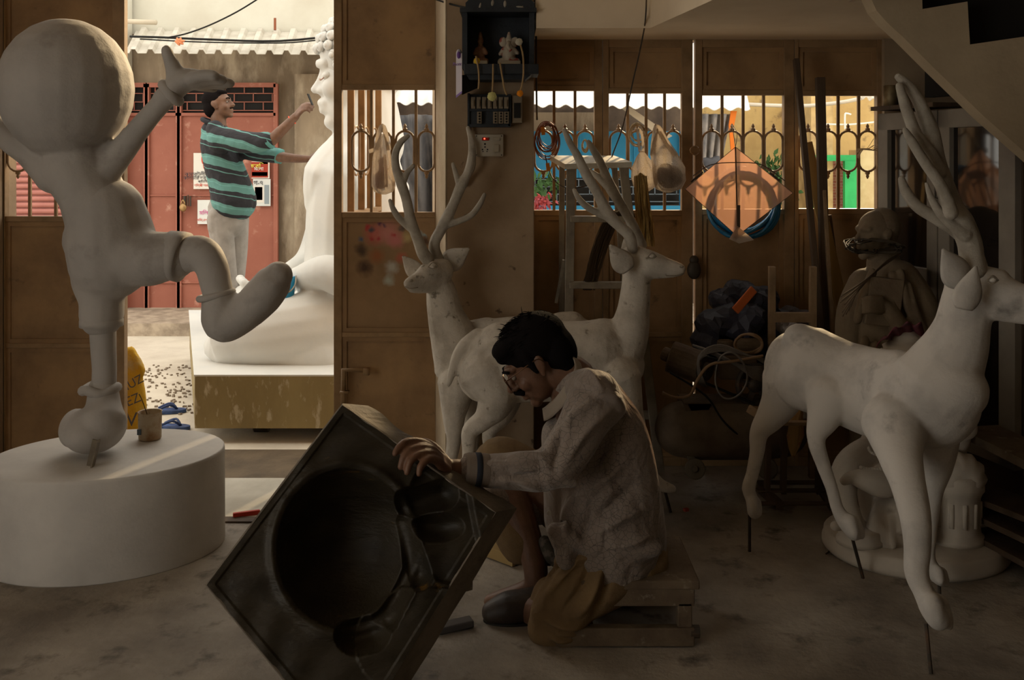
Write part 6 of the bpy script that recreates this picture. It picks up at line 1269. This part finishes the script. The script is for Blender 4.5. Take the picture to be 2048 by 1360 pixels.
blob('body', [ch((1775, 900, 55), (1775, 950, 62), (1780, 1010, 60), Y=3.45), ch((1780, 860, 45), (1780, 820, 30), Y=3.47), el(1806, 765, 3.46, 36, 44), ch((1800, 830, 3.47, 24), (1804, 790, 3.46, 22)),
   ch((1745, 910, 3.42, 40), (1710, 925, 3.38, 34), (1690, 950, 3.36, 28), (1690, 1000, 3.34, 24), (1705, 1040, 3.32, 20)), ch((1690, 1046, 3.3, 14), (1670, 1052, 3.27, 10)),
   ch((1800, 930, 3.34, 30), (1770, 962, 3.28, 34), (1735, 960, 3.25, 24), (1705, 955, 3.24, 14), (1688, 962, 3.22, 9)),
   ch((1830, 1000, 3.38, 50), (1790, 1030, 3.34, 44), (1770, 1075, 3.34, 40), (1760, 1100, 3.34, 34)), ch((1860, 940, 3.45, 40), (1895, 915, 3.42, 28), (1912, 890, 3.4, 24), (1925, 868, 3.38, 18)), ch((1915, 850, 3.36, 12), (1938, 842, 3.34, 12), (1942, 862, 3.34, 12), (1928, 872, 3.34, 11)),
   ch((1925, 810, 3.4, 8), (1932, 795, 3.4, 13), (1938, 785, 3.4, 8)), ch((1815, 1040, 3.3, 9), (1822, 1090, 3.28, 9)), ch((1780, 1030, 3.28, 9), (1785, 1090, 3.27, 9)), ch((1800, 1000, 3.27, 9), (1802, 1060, 3.27, 9)), ch((1850, 960, 3.3, 22), (1845, 1050, 3.28, 20), (1850, 1075, 3.27, 18))], pdk, ws, vox=.006, it=2)
b = MB()
for k in range(14): a = math.pi * (k + .5) / 14; b.ell(W(1760 + 22 * math.cos(a), 895 + 14 * math.sin(a), 3.27), .0065, None, 8)
for k in range(16): b.ell(W(1722 + k * 5.5, 935 + 5 * math.sin(k * .35), 3.25), .007, None, 8)
b.done('bead_trim', pdk, ws, sm=True)
b = MB(); b.lathe(W(1812, 712, 3.45), [(.055, -.02), (.085, 0), (.088, .012), (.072, .02), (.078, .034), (.062, .044), (.05, .056), (.055, .066), (.04, .078), (.02, .095)], 32); b.done('crown', pdk, ws, sm=True)
b = MB()
for k in range(26): a = k * .2417; b.ell(W(1812, 712, 3.45) + V((.083 * math.cos(a), .083 * math.sin(a), .004)), (.010, .010, .014), None, 8)
b.done('crown_beads', pdk, ws, sm=True)
b = MB(); random.seed(3)
b.grid(lambda u, v: W(1752 + 90 * u + 12 * v, 695 - 48 * math.sin(min(1, u * 1.35) * 1.57) * (1 - v * .9) - (18 * v if u < .3 else 0) - 4 * math.sin(u * 20), 3.38 + .12 * v + .015 * math.sin(u * 25)), 30, 12); b.done('purple_cloth', mat('purple_net', (.17, .045, .06), .8, (.08, .03, .04), 20), label='dark red and purple cloth draped over the seated statue crown', cat='cloth', sm=True, solid=.004)
# ------------------------------------------------------------------ small things on the floor
FY = lambda py, z=0: (CH - z) * F / (py - HZ)
def onf(px, py, z=0): y = FY(py, z); return W(px, py, y)
b = MB(); b.bar(onf(466, 1037) + V((0, 0, .012)), onf(520, 1030) + V((0, 0, .012)), .018, .014); b.done('red_tool_handle', mat('red_plastic', (.55, .05, .03), .5), label='red tool handle lying on the floor left of the mould', cat='tool', bev=.003)
b = MB(); b.bx(onf(433, 1046), onf(560, 1042) + V((0, .03, .006))); b.done('thin_strip', dark_wood, label='thin dark strip lying on the floor under the red tool', cat='strip')
b = MB(); b.bar(onf(978, 1110) + V((0, 0, .022)), onf(1035, 1132) + V((0, 0, .022)), .05, .036, up=(0, 0, 1)); b.done('wood_block', mat('ochre_wood', (.32, .22, .09), .8), label='yellowish wood block on the floor behind the mould corner', cat='block', bev=.002)
b = MB(); b.bar(onf(870, 1266) + V((0, 0, .01)), onf(944, 1252) + V((0, 0, .014)), .04, .02, up=(0, 0, 1)); b.done('scrap_piece', mat('grey_scrap', (.09, .08, .075), .8), label='flat grey scrap on the floor in front of the man shoe', cat='scrap', bev=.004)
b = MB(); b.box(onf(1372, 1022) + V((0, 0, .005)), (.018, .014, .01), Matrix.Rotation(.5, 3, 'Z')); b.done('red_chip', mat('dull_red', (.28, .05, .03), .8), label='tiny dull red chip on the floor right of the seated man', cat='chip')
b = MB(); b.tube([onf(1652, 1110) + V((0, 0, .004)), onf(1662, 1104) + V((0, 0, .006)), onf(1668, 1100) + V((0, 0, .004))], .003, 5); b.done('twig', dark_wood, label='tiny dark twig on the floor beside the oval statue base', cat='twig')
b = MB(); random.seed(11)
for k in range(160):
    px, py = random.uniform(290, 400), random.uniform(730, 830); y = FY(py, -.2); b.box((W(px, 0, y).x, y, -.195), (random.uniform(.006, .02), random.uniform(.006, .02), .008), Matrix.Rotation(random.random() * 3, 3, 'Z'))
b.done('gravel', mat('gravel', (.25, .2, .15), .9), label='scattered dark grit on the pale street ground', cat='gravel', kind='stuff')
